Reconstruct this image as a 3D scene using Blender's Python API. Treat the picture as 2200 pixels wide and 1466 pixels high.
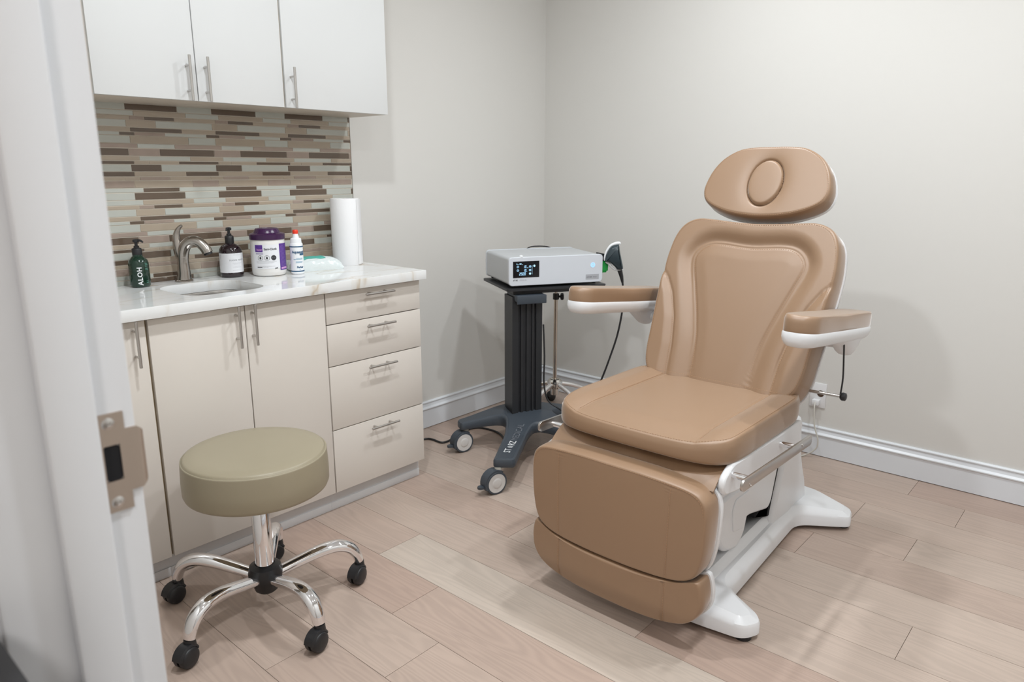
import bpy, bmesh, math, random
from mathutils import Vector, Matrix
PI = math.pi
rad = math.radians
random.seed(7)
S = bpy.context.scene
for o in list(bpy.data.objects): bpy.data.objects.remove(o)

# ------------------------------------------------------------------ camera
CAM = (-3.3595, -2.7052, 1.3097); YAW, PITCH, ROLL = 0.7218, -0.2316, -0.0003; FPX = 1549.3
cd = bpy.data.cameras.new('camera'); cam = bpy.data.objects.new('camera', cd); S.collection.objects.link(cam)
fw = Vector((math.cos(PITCH)*math.cos(YAW), math.cos(PITCH)*math.sin(YAW), math.sin(PITCH)))
rt = Vector((math.sin(YAW), -math.cos(YAW), 0)); up = rt.cross(fw)
rt, up = math.cos(ROLL)*rt + math.sin(ROLL)*up, -math.sin(ROLL)*rt + math.cos(ROLL)*up
mw = Matrix((rt, up, -fw)).transposed().to_4x4(); mw.translation = Vector(CAM)
cam.matrix_world = mw
cd.sensor_fit = 'HORIZONTAL'; cd.sensor_width = 36; cd.lens = FPX/2200*36
cd.clip_start = 0.02; cd.clip_end = 50
cd.dof.use_dof = True; cd.dof.focus_distance = 2.35; cd.dof.aperture_fstop = 9
S.camera = cam

# ------------------------------------------------------------------ light
S.view_settings.view_transform = 'Standard'; S.view_settings.look = 'None'
S.view_settings.gamma = 1; S.view_settings.use_curve_mapping = False
S.view_settings.exposure = 0.0
w = bpy.data.worlds.new('world'); S.world = w; w.use_nodes = True
w.node_tree.nodes['Background'].inputs[0].default_value = (0.9, 0.95, 1, 1)
w.node_tree.nodes['Background'].inputs[1].default_value = 0.06
CEIL = 2.68
def area(name, loc, size, power, col=(0.925, 0.97, 1.0), spread=PI):
    l = bpy.data.lights.new(name, 'AREA'); l.shape = 'DISK'; l.size = size; l.energy = power; l.color = col; l.spread = spread
    o = bpy.data.objects.new(name, l); S.collection.objects.link(o); o.location = loc
    return o
DOWN = [(-0.95, -1.38, 17.5), (-2.38, -1.38, 20), (-1.08, -2.50, 15), (-2.38, -2.55, 16)]
for (x, y, pw) in DOWN: area('downlight_lamp', (x, y, CEIL-0.012), 0.12, pw, spread=rad(178 if y > -2 else 160))
area('hall_lamp', (-4.15, -3.1, CEIL-0.02), 0.3, 20, col=(1.0, 0.95, 0.91))

# ------------------------------------------------------------------ materials
def rgb(h):
    h = h.lstrip('#'); c = [int(h[i:i+2], 16)/255 for i in (0, 2, 4)]
    return tuple((v/12.92 if v <= 0.04045 else ((v+0.055)/1.055)**2.4) for v in c) + (1,)
def mat(name, col, rough=0.5, metal=0, spec=0.5, coat=0, bump=None, emit=None, es=1, var=None, sheen=0):
    m = bpy.data.materials.new(name); m.use_nodes = True; nt = m.node_tree; b = nt.nodes['Principled BSDF']
    if isinstance(col, str): col = rgb(col)
    b.inputs['Base Color'].default_value = col if len(col) == 4 else (*col, 1)
    b.inputs['Roughness'].default_value = rough; b.inputs['Metallic'].default_value = metal
    b.inputs['Specular IOR Level'].default_value = spec; b.inputs['Coat Weight'].default_value = coat
    b.inputs['Coat Roughness'].default_value = 0.08; b.inputs['Sheen Roughness'].default_value = 0.28; b.inputs['Sheen Weight'].default_value = sheen
    if emit: b.inputs['Emission Color'].default_value = rgb(emit) if isinstance(emit, str) else (*emit, 1); b.inputs['Emission Strength'].default_value = es
    tc = nt.nodes.new('ShaderNodeTexCoord')
    if var:   # (scale, amount): gentle colour variation
        n = nt.nodes.new('ShaderNodeTexNoise'); n.inputs['Scale'].default_value = var[0]; n.inputs['Detail'].default_value = 3
        nt.links.new(tc.outputs['Object'], n.inputs['Vector'])
        hs = nt.nodes.new('ShaderNodeHueSaturation'); hs.inputs['Color'].default_value = b.inputs['Base Color'].default_value
        mr = nt.nodes.new('ShaderNodeMapRange'); mr.inputs['To Min'].default_value = 1-var[1]; mr.inputs['To Max'].default_value = 1+var[1]
        nt.links.new(n.outputs['Fac'], mr.inputs['Value']); nt.links.new(mr.outputs[0], hs.inputs['Value']); nt.links.new(hs.outputs[0], b.inputs['Base Color'])
    if bump:  # (scale, strength, distance, kind)
        if len(bump) > 3 and bump[3] == 'voronoi': n = nt.nodes.new('ShaderNodeTexVoronoi'); out = 'Distance'
        else: n = nt.nodes.new('ShaderNodeTexNoise'); n.inputs['Detail'].default_value = 4; out = 'Fac'
        n.inputs['Scale'].default_value = bump[0]; nt.links.new(tc.outputs['Object'], n.inputs['Vector'])
        bp = nt.nodes.new('ShaderNodeBump'); bp.inputs['Strength'].default_value = bump[1]; bp.inputs['Distance'].default_value = bump[2]
        nt.links.new(n.outputs[out], bp.inputs['Height']); nt.links.new(bp.outputs[0], b.inputs['Normal'])
    return m
wallm = mat('wall_paint', (0.69, 0.675, 0.645), 0.55, spec=0.35, bump=(900, 0.03, 0.001))
ceilm = mat('ceiling_paint', (0.86, 0.86, 0.86), 0.8)
trimm = mat('trim_paint', (0.74, 0.765, 0.80), 0.32, spec=0.5)
jambm = mat('door_frame_paint', (0.72, 0.735, 0.76), 0.34, bump=(25, 0.05, 0.002))
cabW = mat('white_laminate', (0.69, 0.70, 0.70), 0.30)
cabC = mat('cream_laminate', (0.70, 0.65, 0.595), 0.30, var=(3, 0.015))
carc = mat('cream_edge_band', (0.50, 0.40, 0.26), 0.5)
toem = mat('white_plinth', (0.68, 0.68, 0.69), 0.4)
steel = mat('brushed_steel', (0.55, 0.53, 0.51), 0.28, 1, bump=(300, 0.05, 0.0005))
nickel = mat('satin_nickel', (0.50, 0.42, 0.36), 0.38, 1, bump=(400, 0.06, 0.0005))
bnick = mat('brushed_nickel', (0.42, 0.39, 0.36), 0.22, 1)
chrome = mat('chrome', (0.88, 0.88, 0.9), 0.05, 1)
black = mat('black_plastic', (0.015, 0.015, 0.017), 0.4)
blackg = mat('gloss_black', (0.012, 0.010, 0.012), 0.15)
dark = mat('dark_gap', (0.006, 0.006, 0.008), 0.9)
leather = mat('tan_vinyl', (0.285, 0.172, 0.097), 0.46, spec=0.9, sheen=0.75, bump=(900, 0.12, 0.0006, 'voronoi'), var=(2.5, 0.03))
thread = mat('tan_thread', (0.44, 0.27, 0.16), 0.7)
olive = mat('taupe_vinyl', (0.32, 0.278, 0.195), 0.40, spec=0.5, bump=(900, 0.1, 0.0006, 'voronoi'), var=(3, 0.03))
oliveT = mat('taupe_thread', (0.36, 0.31, 0.20), 0.6)
shell = mat('white_moulded_plastic', (0.78, 0.79, 0.81), 0.35, coat=0.1)
grayin = mat('grey_moulded_plastic', (0.36, 0.38, 0.39), 0.5)
slate = mat('slate_plastic', (0.050, 0.062, 0.078), 0.45)
slated = mat('charcoal_aluminium', (0.022, 0.023, 0.026), 0.42)
unitm = mat('light_grey_casing', (0.66, 0.69, 0.74), 0.32)
unitd = mat('silver_casing_side', (0.52, 0.54, 0.56), 0.38)
wheelw = mat('pale_wheel', (0.62, 0.60, 0.58), 0.45)
beigem = mat('pale_fork_metal', (0.55, 0.53, 0.48), 0.4)
paper = mat('white_paper', (0.86, 0.86, 0.87), 0.95, bump=(120, 0.25, 0.001))
whitep = mat('white_plastic', (0.85, 0.87, 0.89), 0.35)
milky = mat('milky_plastic', (0.80, 0.79, 0.77), 0.35)
purple = mat('purple_plastic', (0.045, 0.012, 0.06), 0.25, bump=(140, 0.3, 0.002))
purpl = mat('purple_label', (0.10, 0.035, 0.27), 0.35)
pinkl = mat('pink_print', (0.62, 0.32, 0.62), 0.5)
inkk = mat('black_ink', (0.03, 0.03, 0.035), 0.6)
inkg = mat('grey_ink', (0.30, 0.31, 0.33), 0.6)
inklg = mat('pale_grey_ink', (0.52, 0.53, 0.56), 0.6)
inkb = mat('blue_ink', (0.015, 0.09, 0.19), 0.5)
redc = mat('red_cap', (0.80, 0.045, 0.015), 0.4)
labw = mat('white_label', (0.80, 0.81, 0.84), 0.5)
greenb = mat('dark_green_glass', (0.003, 0.028, 0.016), 0.08, coat=0.5)
amberb = mat('dark_amber_glass', (0.014, 0.006, 0.010), 0.06, coat=0.5)
greenh = mat('green_plastic', (0.01, 0.36, 0.06), 0.4)
teal = mat('teal_print', (0.10, 0.50, 0.42), 0.4)
film = mat('clear_film_pack', (0.72, 0.78, 0.78), 0.16, bump=(22, 0.5, 0.006))
screen = mat('screen_glass', (0.008, 0.008, 0.010), 0.12)
glow = mat('screen_glow', (0.1, 0.3, 0.5), 0.5, emit=(0.50, 0.80, 1.0), es=1.1)
blueg = mat('blue_ring_glow', (0.1, 0.3, 0.8), 0.5, emit=(0.16, 0.45, 1.0), es=1.6)
halo = mat('pale_button', (0.75, 0.82, 0.92), 0.3)
gunm = mat('dark_teal_plastic', (0.028, 0.045, 0.055), 0.3)
cordw = mat('white_cord', (0.60, 0.58, 0.53), 0.5)
grout = mat('grout', (0.62, 0.56, 0.48), 0.8)
outm = mat('outlet_plastic', (0.78, 0.78, 0.79), 0.35)

def quartz():
    m = mat('veined_quartz', (0.80, 0.81, 0.81), 0.09, spec=0.6); nt = m.node_tree; b = nt.nodes['Principled BSDF']; L = nt.links.new
    tc = nt.nodes.new('ShaderNodeTexCoord'); mp = nt.nodes.new('ShaderNodeMapping'); mp.inputs['Rotation'].default_value = (0, 0, rad(24)); mp.inputs['Scale'].default_value = (1.0, 3.2, 1)
    L(tc.outputs['Object'], mp.inputs[0])
    n = nt.nodes.new('ShaderNodeTexNoise'); n.inputs['Scale'].default_value = 2.0; n.inputs['Detail'].default_value = 5; n.inputs['Distortion'].default_value = 0.7; L(mp.outputs[0], n.inputs[0])
    s = nt.nodes.new('ShaderNodeMath'); s.operation = 'SUBTRACT'; s.inputs[1].default_value = 0.5; L(n.outputs['Fac'], s.inputs[0])
    a = nt.nodes.new('ShaderNodeMath'); a.operation = 'ABSOLUTE'; L(s.outputs[0], a.inputs[0])
    cr = nt.nodes.new('ShaderNodeValToRGB'); L(a.outputs[0], cr.inputs[0])
    e = cr.color_ramp.elements; e[0].position = 0.0; e[0].color = (0.58, 0.50, 0.40, 1); e[1].position = 0.035; e[1].color = (0.80, 0.81, 0.81, 1)
    x = e.new(0.012); x.color = (0.74, 0.73, 0.70, 1)
    n2 = nt.nodes.new('ShaderNodeTexNoise'); n2.inputs['Scale'].default_value = 2.4; L(tc.outputs['Object'], n2.inputs[0])
    r2 = nt.nodes.new('ShaderNodeMapRange'); r2.inputs['From Min'].default_value = 0.42; r2.inputs['From Max'].default_value = 0.6; L(n2.outputs['Fac'], r2.inputs[0])
    mx = nt.nodes.new('ShaderNodeMix'); mx.data_type = 'RGBA'; mx.inputs[6].default_value = (0.80, 0.81, 0.81, 1); L(r2.outputs[0], mx.inputs[0]); L(cr.outputs[0], mx.inputs[7])
    L(mx.outputs[2], b.inputs['Base Color'])
    return m
quartzm = quartz()

def wood():
    m = mat('pale_oak', (0.5, 0.4, 0.33), 0.36, spec=0.45); nt = m.node_tree; b = nt.nodes['Principled BSDF']; L = nt.links.new
    at = nt.nodes.new('ShaderNodeAttribute'); at.attribute_name = 'plank'
    sp = nt.nodes.new('ShaderNodeSeparateColor'); L(at.outputs['Color'], sp.inputs[0])
    tc = nt.nodes.new('ShaderNodeTexCoord')
    cb = nt.nodes.new('ShaderNodeCombineXYZ'); ml = nt.nodes.new('ShaderNodeMath'); ml.operation = 'MULTIPLY'; ml.inputs[1].default_value = 37
    L(sp.outputs[1], ml.inputs[0]); L(ml.outputs[0], cb.inputs[0]); L(ml.outputs[0], cb.inputs[2])
    ad = nt.nodes.new('ShaderNodeVectorMath'); L(tc.outputs['Object'], ad.inputs[0]); L(cb.outputs[0], ad.inputs[1])
    mp = nt.nodes.new('ShaderNodeMapping'); mp.inputs['Scale'].default_value = (11, 0.9, 1); L(ad.outputs[0], mp.inputs[0])
    n = nt.nodes.new('ShaderNodeTexNoise'); n.inputs['Scale'].default_value = 1.0; n.inputs['Detail'].default_value = 2; n.inputs['Distortion'].default_value = 0.6; L(mp.outputs[0], n.inputs[0])
    # cathedral growth rings: sine of the smooth noise
    mu = nt.nodes.new('ShaderNodeMath'); mu.operation = 'MULTIPLY'; mu.inputs[1].default_value = 95; L(n.outputs['Fac'], mu.inputs[0])
    si = nt.nodes.new('ShaderNodeMath'); si.operation = 'SINE'; L(mu.outputs[0], si.inputs[0])
    mp2 = nt.nodes.new('ShaderNodeMapping'); mp2.inputs['Scale'].default_value = (260, 7, 1); L(ad.outputs[0], mp2.inputs[0])
    n2 = nt.nodes.new('ShaderNodeTexNoise'); n2.inputs['Scale'].default_value = 1; n2.inputs['Detail'].default_value = 3; L(mp2.outputs[0], n2.inputs[0])
    n3 = nt.nodes.new('ShaderNodeTexNoise'); n3.inputs['Scale'].default_value = 3.5; L(ad.outputs[0], n3.inputs[0])
    v = nt.nodes.new('ShaderNodeMath'); v.operation = 'MULTIPLY_ADD'; v.inputs[1].default_value = 0.042; v.inputs[2].default_value = 1.0; L(si.outputs[0], v.inputs[0])
    v2 = nt.nodes.new('ShaderNodeMath'); v2.operation = 'MULTIPLY_ADD'; v2.inputs[1].default_value = 0.060; L(n2.outputs['Fac'], v2.inputs[0]); L(v.outputs[0], v2.inputs[2])
    v3 = nt.nodes.new('ShaderNodeMath'); v3.operation = 'MULTIPLY_ADD'; v3.inputs[1].default_value = 0.22; L(n3.outputs['Fac'], v3.inputs[0]); L(v2.outputs[0], v3.inputs[2])
    v4 = nt.nodes.new('ShaderNodeMath'); v4.operation = 'SUBTRACT'; v4.inputs[1].default_value = 0.26; L(v3.outputs[0], v4.inputs[0])
    mx = nt.nodes.new('ShaderNodeMix'); mx.data_type = 'RGBA'; mx.inputs[6].default_value = (0.455, 0.328, 0.268, 1); mx.inputs[7].default_value = (0.56, 0.475, 0.405, 1); L(sp.outputs[0], mx.inputs[0])
    hs = nt.nodes.new('ShaderNodeHueSaturation'); L(mx.outputs[2], hs.inputs['Color']); L(v4.outputs[0], hs.inputs['Value'])
    L(hs.outputs[0], b.inputs['Base Color'])
    bp = nt.nodes.new('ShaderNodeBump'); bp.inputs['Strength'].default_value = 0.10; bp.inputs['Distance'].default_value = 0.001; L(n2.outputs['Fac'], bp.inputs['Height']); L(bp.outputs[0], b.inputs['Normal'])
    return m
woodm = wood()

# ------------------------------------------------------------------ mesh helpers
class MB:
    def __init__(s): s.v = []; s.f = []; s.m = []
    def add(s, vs, fs, mi=0, M=None):
        n = len(s.v); s.v += [tuple(M @ Vector(p)) if M is not None else tuple(p) for p in vs]
        s.f += [tuple(i+n for i in f) for f in fs]; s.m += [mi]*len(fs); return s
    def bm(s, b, mi=0, M=None):
        b.verts.index_update(); vs = [v.co.copy() for v in b.verts]; fs = [[v.index for v in f.verts] for f in b.faces]; b.free()
        return s.add(vs, fs, mi, M)
    def box(s, x0, x1, y0, y1, z0, z1, mi=0, bev=0, seg=2, M=None):
        b = bmesh.new(); bmesh.ops.create_cube(b, size=1)
        for v in b.verts: v.co = Vector(((x0+x1)/2+v.co.x*(x1-x0), (y0+y1)/2+v.co.y*(y1-y0), (z0+z1)/2+v.co.z*(z1-z0)))
        if bev: bmesh.ops.bevel(b, geom=b.edges[:], offset=bev, segments=seg, profile=0.5, affect='EDGES')
        return s.bm(b, mi, M)
    def lathe(s, prof, seg=48, mi=0, M=None, a0=0, a1=2*PI, sx=1, sy=1, cap=True):
        full = abs(a1-a0-2*PI) < 1e-6; n = seg if full else seg+1; vs = []; fs = []
        for (r, z) in prof:
            for i in range(n):
                a = a0+(a1-a0)*i/seg; vs.append((r*math.cos(a)*sx, r*math.sin(a)*sy, z))
        for j in range(len(prof)-1):
            for i in range(seg):
                k = (i+1) % n; fs.append((j*n+i, j*n+k, (j+1)*n+k, (j+1)*n+i))
        if full and cap:
            if prof[0][0] > 1e-6: fs.append(tuple(range(n))[::-1])
            if prof[-1][0] > 1e-6: fs.append(tuple((len(prof)-1)*n+i for i in range(n)))
        return s.add(vs, fs, mi, M)
    def tube(s, pts, r, seg=14, mi=0, smooth=0, M=None, flat=1, cap=True, upv=None):
        P = [Vector(p) for p in pts]; R = list(r) if isinstance(r, (list, tuple)) else [r]*len(P)
        if smooth: P, R = spline(P, R, smooth)
        n = len(P); vs = []; fs = []; prev = None
        for i in range(n):
            t = (P[min(i+1, n-1)]-P[max(i-1, 0)]).normalized()
            if prev is None:
                a = Vector(upv) if upv else (Vector((0, 0, 1)) if abs(t.z) < 0.9 else Vector((1, 0, 0)))
            else: a = prev
            u = (a-t*a.dot(t)).normalized(); prev = u; w_ = t.cross(u)
            for k in range(seg):
                q = 2*PI*k/seg; vs.append(P[i]+u*math.cos(q)*R[i]*flat+w_*math.sin(q)*R[i])
        for i in range(n-1):
            for k in range(seg):
                l = (k+1) % seg; fs.append((i*seg+k, i*seg+l, (i+1)*seg+l, (i+1)*seg+k))
        if cap: fs += [tuple(range(seg))[::-1], tuple((n-1)*seg+k for k in range(seg))]
        return s.add(vs, fs, mi, M)
    def loft(s, rings, mi=0, M=None, cap=True):
        n = len(rings[0]); vs = [p for r in rings for p in r]; fs = []
        for j in range(len(rings)-1):
            for i in range(n):
                k = (i+1) % n; fs.append((j*n+i, j*n+k, (j+1)*n+k, (j+1)*n+i))
        if cap: fs += [tuple(range(n))[::-1], tuple((len(rings)-1)*n+i for i in range(n))]
        return s.add(vs, fs, mi, M)
    def prism(s, out, z0, z1, bev=0, seg=2, mi=0, M=None):
        b = bmesh.new(); vs = [b.verts.new((p[0], p[1], z0)) for p in out]; f = b.faces.new(vs)
        ex = bmesh.ops.extrude_face_region(b, geom=[f]); bmesh.ops.translate(b, verts=[v for v in ex['geom'] if isinstance(v, bmesh.types.BMVert)], vec=(0, 0, z1-z0))
        if bev:
            es = [e for e in b.edges if abs(e.verts[0].co.z-e.verts[1].co.z) < 1e-7]
            bmesh.ops.bevel(b, geom=es, offset=bev, segments=seg, profile=0.5, affect='EDGES')
        return s.bm(b, mi, M)
def spline(P, R, k):
    out = []; ro = []; n = len(P)
    for i in range(n-1):
        p0 = P[max(i-1, 0)]; p1 = P[i]; p2 = P[i+1]; p3 = P[min(i+2, n-1)]
        for j in range(k):
            t = j/k; out.append(0.5*((2*p1)+(p2-p0)*t+(2*p0-5*p1+4*p2-p3)*t*t+(-p0+3*p1-3*p2+p3)*t**3)); ro.append(R[i]*(1-t)+R[i+1]*t)
    out.append(P[-1]); ro.append(R[-1]); return out, ro
def cspline(P, k):   # closed smooth outline
    P = [Vector(p) for p in P]; n = len(P); out = []
    for i in range(n):
        p0, p1, p2, p3 = P[i-1], P[i], P[(i+1) % n], P[(i+2) % n]
        for j in range(k):
            t = j/k; out.append(0.5*((2*p1)+(p2-p0)*t+(2*p0-5*p1+4*p2-p3)*t*t+(-p0+3*p1-3*p2+p3)*t**3))
    return [tuple(p) for p in out]
def rrect(x0, x1, y0, y1, r, k=8):
    out = []
    for cx, cy, a in ((x1-r, y1-r, 0), (x0+r, y1-r, 90), (x0+r, y0+r, 180), (x1-r, y0+r, 270)):
        for i in range(k+1): q = rad(a+90*i/k); out.append((cx+r*math.cos(q), cy+r*math.sin(q)))
    return out
def rpoly(pts, r, k=5):   # polygon with rounded corners; pts may carry own radius
    out = []; n = len(pts)
    for i in range(n):
        p = Vector(pts[i][:2]); rr = pts[i][2] if len(pts[i]) > 2 else r
        a = Vector(pts[i-1][:2]); b = Vector(pts[(i+1) % n][:2]); da = (a-p); db = (b-p)
        d = min(rr, da.length*0.48, db.length*0.48); A = p+da.normalized()*d; B = p+db.normalized()*d
        for j in range(k+1):
            t = j/k; q = A*(1-t)**2+p*2*t*(1-t)+B*t*t; out.append((q.x, q.y))
    return out
def inset(out, d):
    n = len(out); res = []
    ar = sum(out[i][0]*out[(i+1) % n][1]-out[(i+1) % n][0]*out[i][1] for i in range(n)); sg = 1 if ar > 0 else -1
    for i in range(n):
        a = Vector(out[i-1][:2]); b = Vector(out[(i+1) % n][:2]); t = (b-a).normalized(); nn = Vector((-t.y, t.x))*sg
        res.append((out[i][0]+nn.x*d, out[i][1]+nn.y*d))
    return res
def obj(name, mb, mats, parent=None, sharp=35, smooth=True):
    me = bpy.data.meshes.new(name); me.from_pydata([tuple(v) for v in mb.v], [], mb.f)
    if not isinstance(mats, (list, tuple)): mats = [mats]
    for m in mats: me.materials.append(m)
    me.polygons.foreach_set('material_index', mb.m)
    b = bmesh.new(); b.from_mesh(me); bmesh.ops.recalc_face_normals(b, faces=b.faces); b.to_mesh(me); b.free()
    if smooth:
        me.polygons.foreach_set('use_smooth', [True]*len(me.polygons)); me.set_sharp_from_angle(angle=rad(sharp))
    me.update(); o = bpy.data.objects.new(name, me); S.collection.objects.link(o)
    if parent: o.parent = parent
    return o
def thing(name, label, cat, loc=(0, 0, 0), rz=0, group=None):
    o = bpy.data.objects.new(name, None); S.collection.objects.link(o); o.empty_display_size = 0.05
    o.location = loc; o.rotation_euler = (0, 0, rz); tag(o, label, cat, group); return o
def tag(o, label, cat=None, group=None):
    o['label'] = label
    if cat: o['category'] = cat
    if group: o['group'] = group
    return o
def struct(o): o['kind'] = 'structure'; return o
def lab(o, t): o['label'] = t; return o
def textmesh(txt, size, bold=False, align='CENTER', off=0.0, space=1.0):
    c = bpy.data.curves.new('t', 'FONT'); c.body = txt; c.size = size; c.align_x = align; c.align_y = 'CENTER'; c.resolution_u = 3; c.offset = off; c.space_character = space
    o = bpy.data.objects.new('t', c); S.collection.objects.link(o); dg = bpy.context.evaluated_depsgraph_get(); dg.update()
    me = o.evaluated_get(dg).to_mesh(); vs = [tuple(v.co) for v in me.vertices]; fs = [tuple(p.vertices) for p in me.polygons]
    o.evaluated_get(dg).to_mesh_clear(); bpy.data.objects.remove(o); bpy.data.curves.remove(c); return vs, fs
def addtext(mb, txt, size, M, mi=0, sx=1, **k):
    vs, fs = textmesh(txt, size, **k); mb.add([(v[0]*sx, v[1], 0) for v in vs], fs, mi, M)
def wraptext(mb, txt, size, R, a0, z, mi=0, rot=0, sx=1, **k):
    vs, fs = textmesh(txt, size, **k); b = bmesh.new(); bv = []
    for v in vs:
        u, t = v[0]*sx, v[1]
        if rot: u, t = -t, u
        bv.append(b.verts.new((u, t, 0)))
    for f in fs:
        try: b.faces.new([bv[i] for i in f])
        except ValueError: pass
    us = [v.co.x for v in bv]; st = R*0.045; x = math.floor(min(us)/st)*st
    while x < max(us):      # cut into narrow strips so the letters follow the curve
        bmesh.ops.bisect_plane(b, geom=b.verts[:]+b.edges[:]+b.faces[:], plane_co=(x, 0, 0), plane_no=(1, 0, 0)); x += st
    for v in b.verts:
        a = a0+v.co.x/R; v.co = Vector((R*math.cos(a), R*math.sin(a), z+v.co.y))
    mb.bm(b, mi)
def patch(mb, R, a0, a1, z0, z1, mi=0, n=20, R2=None):
    vs = []; fs = []
    for i in range(n+1):
        a = a0+(a1-a0)*i/n; vs += [(R*math.cos(a), R*math.sin(a), z0), ((R2 or R)*math.cos(a), (R2 or R)*math.sin(a), z1)]
    for i in range(n): fs.append((2*i, 2*i+2, 2*i+3, 2*i+1))
    mb.add(vs, fs, mi)
def basis(o, x, y, z):   # matrix from origin and axes
    M = Matrix((Vector(x), Vector(y), Vector(z))).transposed().to_4x4(); M.translation = Vector(o); return M

# ------------------------------------------------------------------ room shell
XD = -3.160                                    # room-side edge of the door frame; the room ends here
YR = -3.35; HX = -4.9; HY0 = -3.9; HY1 = -1.2
def make_floor():
    W = 0.1947; mb = MB(); tones = []
    known = {0: [-2.11], 1: [-2.316], 2: [-2.0], 3: [-2.233], 4: [-0.62], 5: [-0.94, -2.9], 6: [-2.352], 7: [-2.6, -1.1], 8: [-1.763], 9: [-0.84], 10: [-1.147], 11: [-1.356]}
    rnd = random.Random(3)
    for c in range(26):
        x1 = -0.0015-c*W; x0 = x1-W
        js = sorted(known.get(c, [-0.7-rnd.random()*1.3]), reverse=True)
        ys = [0.0]; 
        for j in js: ys.append(j)
        while ys[-1] > -4: ys.append(ys[-1]-1.0-rnd.random()*0.7)
        if ys[0]-ys[1] > 1.7: pass
        for a, b in zip(ys[:-1], ys[1:]):
            g = 0.0007; mb.box(x0+g, x1-g, b+g, a-g, -0.012, 0.0)
            t = rnd.random()*0.55+0.1
            if c == 9 and abs(a+0.84) < 0.01: t = 1.15
            tones += [(t, rnd.random())]*6
    nb = len(mb.f)
    mb.box(HX, 0.1, HY0, 0.1, -0.03, -0.0035, mi=1); tones += [(0.3, 0.3)]*6
    o = struct(obj('floor', mb, [woodm, mat('plank_joint', (0.12, 0.075, 0.05), 0.8)], smooth=False))
    me = o.data; at = me.color_attributes.new('plank', 'FLOAT_COLOR', 'CORNER')
    for p in me.polygons:
        t = tones[p.index]
        for li in p.loop_indices: at.data[li].color = (t[0], t[1], 0, 1)
make_floor()
struct(obj('wall_left', MB().box(XD, 0.12, 0, 0.12, -0.03, CEIL), wallm))
struct(obj('wall_back', MB().box(0, 0.12, YR-0.12, 0, -0.03, CEIL), wallm))
struct(obj('wall_right', MB().box(XD, 0.0, YR-0.12, YR, -0.03, CEIL), wallm))
JY = -2.15; JR = -2.98; WX = -3.262; DH = 2.06
wf = MB().box(WX, XD-0.008, JY+0.02, 0.12, -0.03, CEIL).box(WX, XD-0.008, YR-0.12, JR-0.02, -0.03, CEIL).box(WX, XD-0.008, JR-0.02, JY+0.02, DH+0.02, CEIL)
struct(obj('wall_front', wf, wallm))
hw = MB().box(HX-0.1, HX, HY0, HY1, -0.03, CEIL).box(HX, WX, HY0-0.1, HY0, -0.03, CEIL).box(HX, WX, HY1, HY1+0.1, -0.03, CEIL)
struct(obj('wall_hallway', hw, wallm))
cl = struct(obj('ceiling', MB().box(HX-0.1, 0.12, HY0-0.1, 0.12, CEIL, CEIL+0.1), ceilm))
for (x, y, pw) in DOWN:
    obj('downlight_trim', MB().lathe([(0.07, 0), (0.07, -0.004), (0.092, -0.006), (0.097, 0)], 40, M=Matrix.Translation((x, y, CEIL))), ceilm, cl)
# baseboards: profiled
def baseboard(name, a, b, nrm):
    prof = [(0, 0), (0.013, 0), (0.013, 0.094), (0.0185, 0.100), (0.0185, 0.104), (0.011, 0.112), (0.0075, 0.124), (0.0075, 0.128), (0.011, 0.131), (0.011, 0.135), (0.007, 0.140), (0, 0.140)]
    z = 0.003; r0 = [(a[0]+nrm[0]*d, a[1]+nrm[1]*d, z+h) for d, h in prof]; r1 = [(b[0]+nrm[0]*d, b[1]+nrm[1]*d, z+h) for d, h in prof]
    return struct(obj(name, MB().loft([r0, r1]), trimm, sharp=25))
baseboard('baseboard_left', (-1.36, 0), (0, 0), (0, -1))
baseboard('baseboard_back', (0, YR), (0, 0), (-1, 0))
baseboard('baseboard_right', (XD, YR), (0, YR), (0, 1))
# door frame seen from inside the doorway
fr = MB()
for y0, y1 in ((JY, JY+0.02), (JR-0.02, JR)): fr.box(-3.262, XD, y0, y1, 0, DH+0.02, bev=0.0015)
fr.box(-3.262, XD, JR, JY, DH, DH+0.02, bev=0.0015)
door = struct(obj('door_1', fr, jambm))
st = MB().box(-3.2215, -3.188, JY-0.011, JY, 0, DH, bev=0.0025).box(-3.2215, -3.188, JR, JR+0.011, 0, DH, bev=0.0025).box(-3.2215, -3.188, JR+0.011, JY-0.011, DH-0.011, DH, bev=0.0025)
obj('door_stop', st, jambm, door)
ca = MB()
for s, y0 in ((1, JY+0.004), (-1, JR-0.004)):
    pr = [(0, 0), (0.010, 0), (0.014, s*0.012), (0.016, s*0.05), (0.020, s*0.056), (0.020, s*0.07), (0, s*0.07)]
    ca.loft([[(-3.262-d, y0+h, 0) for d, h in pr], [(-3.262-d, y0+h, DH+0.07) for d, h in pr]])
ca.box(-3.28, -3.262, JR-0.07, JY+0.07, DH+0.004, DH+0.07, bev=0.002)
obj('door_casing', ca, jambm, door)
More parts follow.
